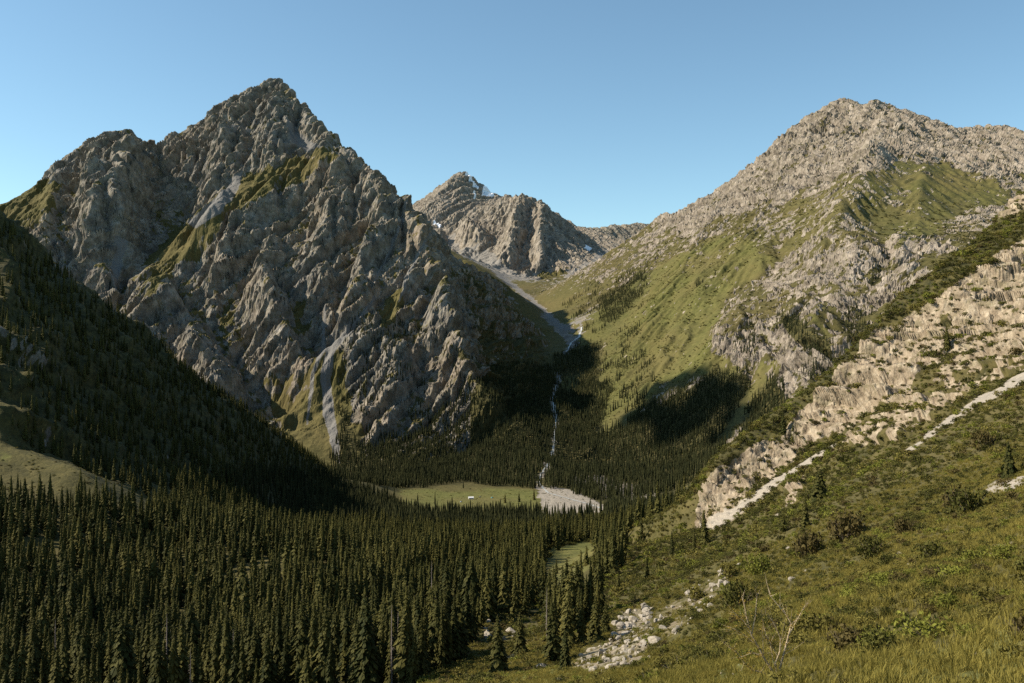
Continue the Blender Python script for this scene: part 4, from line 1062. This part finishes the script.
# ------------------------------------------------------------ grass tufts near the camera
M_GR = leaf_material('grass_blades', (0.12, 0.105, 0.022), (0.34, 0.28, 0.070), trans=0.3)
def tuft(seed):
    r = random.Random(seed); V = []; F = []
    for i in range(26):
        a = r.uniform(0, 6.28); q = r.uniform(0, 0.35); x, y_ = math.cos(a)*q, math.sin(a)*q; l = r.uniform(0.5, 1.0); b = r.uniform(0.1, 0.5); w = r.uniform(0.012, 0.03); g = r.uniform(0, 6.28)
        dx, dy = math.cos(g)*w, math.sin(g)*w; o = len(V)
        V += [(x-dx, y_-dy, -0.05), (x+dx, y_+dy, -0.05), (x+dx*0.7+math.cos(a)*b*0.3, y_+dy*0.7+math.sin(a)*b*0.3, l*0.6), (x-dx*0.7+math.cos(a)*b*0.3, y_-dy*0.7+math.sin(a)*b*0.3, l*0.6), (x+math.cos(a)*b, y_+math.sin(a)*b, l)]
        F += [(o, o+1, o+2, o+3), (o+3, o+2, o+4)]
    return mesh_from('tuft', V, F, [M_GR])
TUFTS = [tuft(200+i) for i in range(4)]
def m_tuft(x, y, px, py):
    return np.clip(np.clip(field(wH, x, y)+field(wO, x, y)*(y < 400), 0, 1)*(0.75+fbm(x, y, None, 6, 3, seed=58)*1.4+0.6*field(meadow, x, y)), 0, 1)*(1-field(nscree, x, y))*(1-0.7*samp(ROCKY, px, py))*((px > 420) & (px < 1120) & (y > 10))
Tf = np.concatenate([spread(lambda x, y, px, py: np.full(x.shape, 0.8), (-14, 26, -3, 10.5), 2600), spread(m_tuft, (0, 60, 10, 60), 16000), spread(m_tuft, (-25, 110, 60, 170), 60000), spread(m_tuft, (-30, 200, 170, 330), 60000)])
ts = rng.uniform(0.25, 0.6, len(Tf))*np.where(Tf[:, 1] > 170, 1.7, np.where(Tf[:, 1] > 60, 1.4, 1))
mass('grass', Tf, np.stack([ts*1.3, ts*1.3, ts], 1), rng.uniform(0, 6.28, len(Tf)), rng.integers(0, 4, len(Tf)), TUFTS, 'yellow green grass on the nearest slope')

# ------------------------------------------------------------ boulders
M_ST = NT_('boulder_stone'); _g = M_ST.n('ShaderNodeNewGeometry'); _oi = M_ST.n('ShaderNodeObjectInfo')
_n = M_ST.noise(1.6, 6, 0.7, _g.outputs['Position'])
_c = M_ST.ramp(_n, [(0.3, (0.15, 0.125, 0.092)), (0.5, (0.30, 0.26, 0.20)), (0.7, (0.44, 0.395, 0.32))])
_c2 = M_ST.mix(M_ST.math('MULTIPLY', _oi.outputs['Random'], 0.45), _c, (0.24, 0.22, 0.19)); M_ST.l(_c2, M_ST.b.inputs['Base Color'])
M_ST.l(M_ST.bump(_n, 0.8, 0.25), M_ST.b.inputs['Normal']); M_ST = M_ST.m
import bmesh
def boulder_mesh(seed):
    r = random.Random(seed); bm = bmesh.new(); bmesh.ops.create_icosphere(bm, subdivisions=3, radius=1.0)
    for k in range(9):
        n = Vector((r.gauss(0, 1), r.gauss(0, 1), r.gauss(0, 1))).normalized(); d = r.uniform(0.38, 0.72)
        for v in bm.verts:
            e = v.co.dot(n)-d
            if e > 0: v.co -= n*e*0.92
    for v in bm.verts: v.co += v.co.normalized()*r.uniform(-0.03, 0.03)
    sx, sy, sz = r.uniform(0.85, 1.3), r.uniform(0.8, 1.1), r.uniform(0.65, 0.9)
    for v in bm.verts: v.co = Vector((v.co.x*sx, v.co.y*sy, v.co.z*sz))
    me = bpy.data.meshes.new('boulder_mesh'); bm.to_mesh(me); bm.free(); me.materials.append(M_ST); return me
BO = [boulder_mesh(300+i) for i in range(8)]
def boulder(p, s, label, group=None, k=None):
    o = add_obj('boulder', BO[rng.integers(8) if k is None else k], None, (p[0], p[1], p[2]+s*0.15), label=label, category='boulder')
    o.scale = (s*rng.uniform(0.8, 1.25), s*rng.uniform(0.8, 1.1), s*rng.uniform(0.7, 1.1)); o.rotation_euler = (rng.normal(0, 0.3), rng.normal(0, 0.3), rng.uniform(0, 6.28))
    if group: o['group'] = group
for px_, py_, wp, lab in [(655,644,15,'largest pale boulder, standing apart to the right of the boulder field'), (650,658,8,'smaller pale boulder just below the largest one'), (602,655,18,'broad pale block in the middle of the boulder field'),
  (722,574,11,'pale boulder at the upper right end of the boulder field'), (713,587,9,'flat pale boulder just below the top end of the boulder field'), (541,669,13,'white boulder in the grass left of the boulder field'), (508,661,14,'flat pale boulder beside the forest edge at the bottom'),
  (711,607,10,'pale boulder beside the dark bush above the grass'), (712,664,9,'lone white boulder in the grass left of the bare shrub'), (793,580,10,'split pale boulder below the rust bushes'), (748,600,9,'rounded grey boulder half hidden behind the bare shrub'),
  (788,549,5,'small upright white stone above the green bush'), (739,566,7,'small white stone left of the rounded green bush'), (914,577,10,'pale stone in the middle of the right slope scrub'), (900,556,8,'small pale stone beside the rust bush'),
  (976,655,6,'small grey stone at the right of the bottom slope'), (560,681,9,'white stone at the bottom edge left of the middle'), (488,637,13,'pale rock seen between the spruces of the dark forest edge'), (510,632,12,'pale rock right behind the spruce at the forest edge')]:
    p = at_pixel(px_, py_, 10); boulder(p, wp*p[1]/FPX/2*1.05, lab)
BF = [(135, 'pale boulder in the rock pile of the boulder field', 'boulders of the lower boulder field', [(566,668),(585,650),(612,640),(616,614),(650,604),(656,632),(640,664),(600,672)], 3.5, 11),
      (62, 'pale boulder in the upper trail of rocks leading to the dark bush', 'boulders of the upper trail', [(655,614),(690,590),(722,570),(732,590),(702,612),(672,640),(655,634)], 2.8, 9),
      (10, 'pale rock lying at the edge of the dark forest', 'rocks at the forest edge', [(478,622),(495,615),(522,622),(518,648),(490,642)], 3, 8),
      (14, 'small stone scattered in the grass at the bottom', 'stones in the bottom grass', [(640,672),(760,655),(830,670),(830,680),(640,680)], 1.5, 5),
      (24, 'small pale stone in a line across the right slope scrub', 'stones on the right slope', [(975,560),(1010,538),(1024,535),(1024,546),(1000,558),(978,572)], 2, 6),
      (18, 'small pale stone scattered in the scrub of the near slope', 'stones in the scrub', [(730,540),(900,500),(1000,600),(960,645),(850,600),(760,570)], 1.5, 5)]
def inside(x, y, pl_):
    c = False
    for i in range(len(pl_)):
        x1, y1 = pl_[i]; x2, y2 = pl_[(i+1) % len(pl_)]
        if (y1 > y) != (y2 > y) and x < (x2-x1)*(y-y1)/(y2-y1)+x1: c = not c
    return c
for n, lab, grp, pl_, s0, s1 in BF:
    k = 0
    xs_ = [a for a, b in pl_]; ys_ = [b for a, b in pl_]
    while k < n:
        a = rng.uniform(min(xs_), max(xs_)); b = rng.uniform(min(ys_), max(ys_))
        if not inside(a, b, pl_): continue
        p = at_pixel(a, b, 10); wp = s0+(s1-s0)*rng.random()**2.2
        boulder(p, wp*p[1]/FPX/2*1.15, lab, grp); k += 1

# ------------------------------------------------------------ bare shrub in the foreground
M_BARE = plain_material('bare_bark', (0.30, 0.22, 0.13), (0.55, 0.44, 0.29), 6.0)
M_YL = leaf_material('yellow_leaves', (0.16, 0.12, 0.025), (0.38, 0.24, 0.05), trans=0.3)
pb = at_pixel(777, 679, 10); Db = float(pb[1])
def crop(x, y): return (680+x*0.166, 570+y*0.166)
STEMS = [([(585,650),(545,590),(500,520),(470,460),(430,390),(405,300),(385,200),(372,155)], 0.0, 2.0, 'l'), ([(588,650),(610,560),(632,480),(652,400),(672,325),(640,270),(590,210),(535,145)], 0.3, 1.8, ''),
 ([(588,650),(575,560),(602,490),(606,410),(560,310),(490,250)], -0.3, 1.4, ''), ([(432,390),(455,270),(465,140)], 0.0, 1.2, ''), ([(585,650),(500,620),(430,600),(380,550),(340,490),(300,460)], -0.5, 1.3, 'l'),
 ([(652,400),(700,310),(750,220),(772,195)], 0.4, 0.8, 'l'), ([(415,350),(385,310),(340,270),(310,235)], 0.2, 0.8, 'l'), ([(470,460),(400,400),(340,360),(290,340)], 0.3, 0.7, 'l'), ([(610,560),(560,470),(520,400),(500,320)], 0.5, 0.7, 'l'),
 ([(672,325),(700,300),(725,290)], 0.2, 0.6, ''), ([(590,640),(560,540),(545,450),(560,400)], 0.5, 0.8, 'l'), ([(500,520),(430,500),(380,520)], 0.1, 0.7, 'l')]
bs_ = add_empty('bare_shrub', (float(pb[0]), Db, float(pb[2])), label='nearly leafless shrub with pale forked stems and few yellow leaves in the bottom scrub', category='shrub')
lv, lf = [], []
for pts_, dy, w0, lfy in STEMS:
    V, F = [], []; P3 = []
    for q, (cx_, cy_) in enumerate(pts_):
        a, b = crop(cx_, cy_); Yq = Db+dy*q*0.35
        P3.append(Vector(((a-CX)/FPX*Yq, Yq, (CY-b)/FPX*Yq))-Vector((float(pb[0]), Db, float(pb[2]))))
    w0 *= 0.034/1.6*Db/32
    tube(V, F, P3, [w0*(1-0.75*i/len(P3)) for i in range(len(P3))], 6)
    for i in range(1, len(P3)-1):
        for k in range(3):
            q = P3[i].lerp(P3[i+1], rng.random()); dd = (P3[i+1]-P3[i]).normalized()+Vector(rng.normal(0, 0.55, 3)); ln = rng.uniform(0.25, 0.7)
            tube(V, F, [q, q+dd*ln*0.5, q+dd*ln+Vector((0, 0, 0.08))], [w0*0.28, w0*0.18, w0*0.06], 4)
    add_obj('stem', mesh_from('stem_mesh', V, F, [M_BARE]), bs_)
    for i in range(len(P3)-1):
        for k in range(34 if lfy else 7):
            c = P3[i].lerp(P3[i+1], rng.random())+Vector(rng.normal(0, 0.10, 3)); d = Vector(rng.normal(0, 1, 3)).normalized(); e = d.orthogonal().normalized(); s = rng.uniform(0.03, 0.06); o = len(lv)
            lv += [c-d*s, c+e*s*0.6, c+d*s, c-e*s*0.6]; lf.append((o, o+1, o+2, o+3))
lo_ = add_obj('leaves', mesh_from('leaves_mesh', lv, lf, [M_YL]), bs_)

# ------------------------------------------------------------ camp on the valley meadow
M_WH = plain_material('white_wall', (0.70, 0.70, 0.68), (0.82, 0.81, 0.78), 1.0); M_RF = plain_material('pale_roof', (0.55, 0.56, 0.57), (0.72, 0.72, 0.72), 1.0); M_DK = plain_material('dark_door', (0.04, 0.035, 0.03), (0.07, 0.06, 0.05), 2.0)
def boxm(name, x0, x1, y0, y1, z0, z1, m):
    V = [(x, y, z) for z in (z0, z1) for y in (y0, y1) for x in (x0, x1)]
    return mesh_from(name, V, [(0, 2, 3, 1), (4, 5, 7, 6), (0, 1, 5, 4), (2, 6, 7, 3), (0, 4, 6, 2), (1, 3, 7, 5)], [m])
p = at_pixel(471, 499, 1300, 2500)
ht = add_empty('hut', (p[0], p[1], p[2]-0.3), 0.15, 0.7, label='small white hut with a pale gable roof on the valley meadow', category='hut')
add_obj('wall', boxm('wall_mesh', -6, 6, -3, 3, 0, 4.2, M_WH), ht)
add_obj('roof', mesh_from('roof_mesh', [(-6.5, -3.6, 4.1), (6.5, -3.6, 4.1), (6.5, 3.6, 4.1), (-6.5, 3.6, 4.1), (-6.5, 0, 6.4), (6.5, 0, 6.4)], [(0, 1, 5, 4), (2, 3, 4, 5), (0, 4, 3), (1, 2, 5), (0, 3, 2, 1)], [M_RF]), ht)
add_obj('door', boxm('door_mesh', -0.6, 0.6, -3.12, -3.02, 0, 2.4, M_DK), ht)
for xx in (-3.6, 3.2): add_obj('window', boxm('window_mesh', xx-0.6, xx+0.6, -3.10, -3.02, 1.3, 2.5, M_DK), ht)
def tent(px_, py_, w, c, lab):
    p = at_pixel(px_, py_, 1300, 2500)
    m = plain_material('tent_cloth', tuple(v*0.8 for v in c), c, 1.0)
    t = add_empty('tent', (p[0], p[1], p[2]-0.1), rng.uniform(0, 3), label=lab, category='tent')
    V = []; F = []; n = 12; ring = [(1, 0), (0.93, 0.35), (0.7, 0.62), (0.35, 0.8)]
    for r_, z_ in ring:
        for k in range(n): V.append((w*r_*math.cos(2*math.pi*k/n), w*0.75*r_*math.sin(2*math.pi*k/n), w*z_*0.8))
    V.append((0, 0, w*0.7))
    for i in range(3):
        for k in range(n): F.append((i*n+k, i*n+(k+1) % n, (i+1)*n+(k+1) % n, (i+1)*n+k))
    for k in range(n): F.append((3*n+k, 3*n+(k+1) % n, 4*n))
    add_obj('canopy', mesh_from('canopy_mesh', V, F, [m]), t)
    add_obj('entrance', boxm('entrance_mesh', -0.3*w, 0.3*w, -0.80*w, -0.70*w, 0, 0.45*w, M_DK), t)
tent(492, 498, 3.0, (0.10, 0.22, 0.20), 'blue-green tent on the meadow to the right of the white hut')
tent(461, 502, 2.6, (0.25, 0.27, 0.27), 'grey tent on the meadow to the lower left of the white hut')
tent(480, 497, 2.2, (0.08, 0.08, 0.07), 'dark tent right beside the white hut')

# ------------------------------------------------------------ unseen cumulus added on the left to shade the slope across the valley
k = NT_('shade_cloud_white'); k.b.inputs['Base Color'].default_value = (0.85, 0.86, 0.88, 1); CM = k.m
bm = bmesh.new(); r = random.Random(5)
for i in range(34):
    s = r.uniform(26, 68); c = Vector((r.uniform(-150, 150), r.uniform(-230, 230), r.uniform(-10, 40)))
    if (c.x/160)**2+(c.y/240)**2 > 1: continue
    res = bmesh.ops.create_icosphere(bm, subdivisions=3, radius=s)
    for v in res['verts']:
        v.co = v.co*(1+0.12*math.sin(v.co.x*0.09+i)*math.cos(v.co.y*0.08)); v.co.z *= 0.55; v.co += c
me = bpy.data.meshes.new('shade_cloud_mesh'); bm.to_mesh(me); bm.free(); me.materials.append(CM)
me.polygons.foreach_set('use_smooth', [True]*len(me.polygons))
tgt = Vector((320, 2010, -120)); cl = add_obj('shade_cloud', me, None, tgt+sd*4300, kind='stuff', label='unseen white cumulus added on the left to shade the slope across the valley', category='shade_cloud')

# ------------------------------------------------------------ the stream
k = NT_('water'); k.b.inputs['Base Color'].default_value = (0.40, 0.41, 0.39, 1); k.b.inputs['Roughness'].default_value = 0.35
k.l(k.bump(k.noise(0.8, 4, 0.7, k.n('ShaderNodeNewGeometry').outputs['Position']), 0.7, 0.3), k.b.inputs['Normal']); MW_ = k.m
def stream(pts, w, label):
    P3 = []
    for (a, b), (c, d) in zip(pts[:-1], pts[1:]):
        n = max(3, int(math.hypot(c-a, d-b)/1.5))
        for i in range(n):
            t = i/n; P3.append(at_pixel(a+(c-a)*t+0.35*math.sin(i*1.7+a), b+(d-b)*t, 1350))
    V = []; F = []
    for i, p in enumerate(P3):
        q0 = P3[max(i-1, 0)]; q1 = P3[min(i+1, len(P3)-1)]; d = Vector((q1[0]-q0[0], q1[1]-q0[1], 0))
        d = d.normalized() if d.length > 1e-6 else Vector((0, 1, 0)); s = Vector((-d.y, d.x, 0))*w*rng.uniform(0.35, 0.65)
        for g in (-1, 0, 1):
            q = Vector((p[0], p[1], 0))+s*g; z = on_sheet([q.x], [q.y])[0]
            V.append((z[0], z[1], z[2]+0.4))
    for i in range(len(P3)-1):
        for g in (0, 1): F.append((i*3+g, i*3+g+1, i*3+g+4, i*3+g+3))
    add_obj('stream', mesh_from('stream_mesh', V, F, [MW_], smooth_=True), None, kind='structure', label=label)
stream([(582, 327), (579, 337), (571, 343), (566, 353)], 6, 'pale stream bend high in the valley')
stream([(561, 374), (552, 398), (556, 418), (554, 444), (551, 460), (541, 474), (540, 485), (548, 493), (566, 498), (588, 504), (603, 509)], 3.6, 'narrow pale stream running through the dark forest and over the gravel bar')
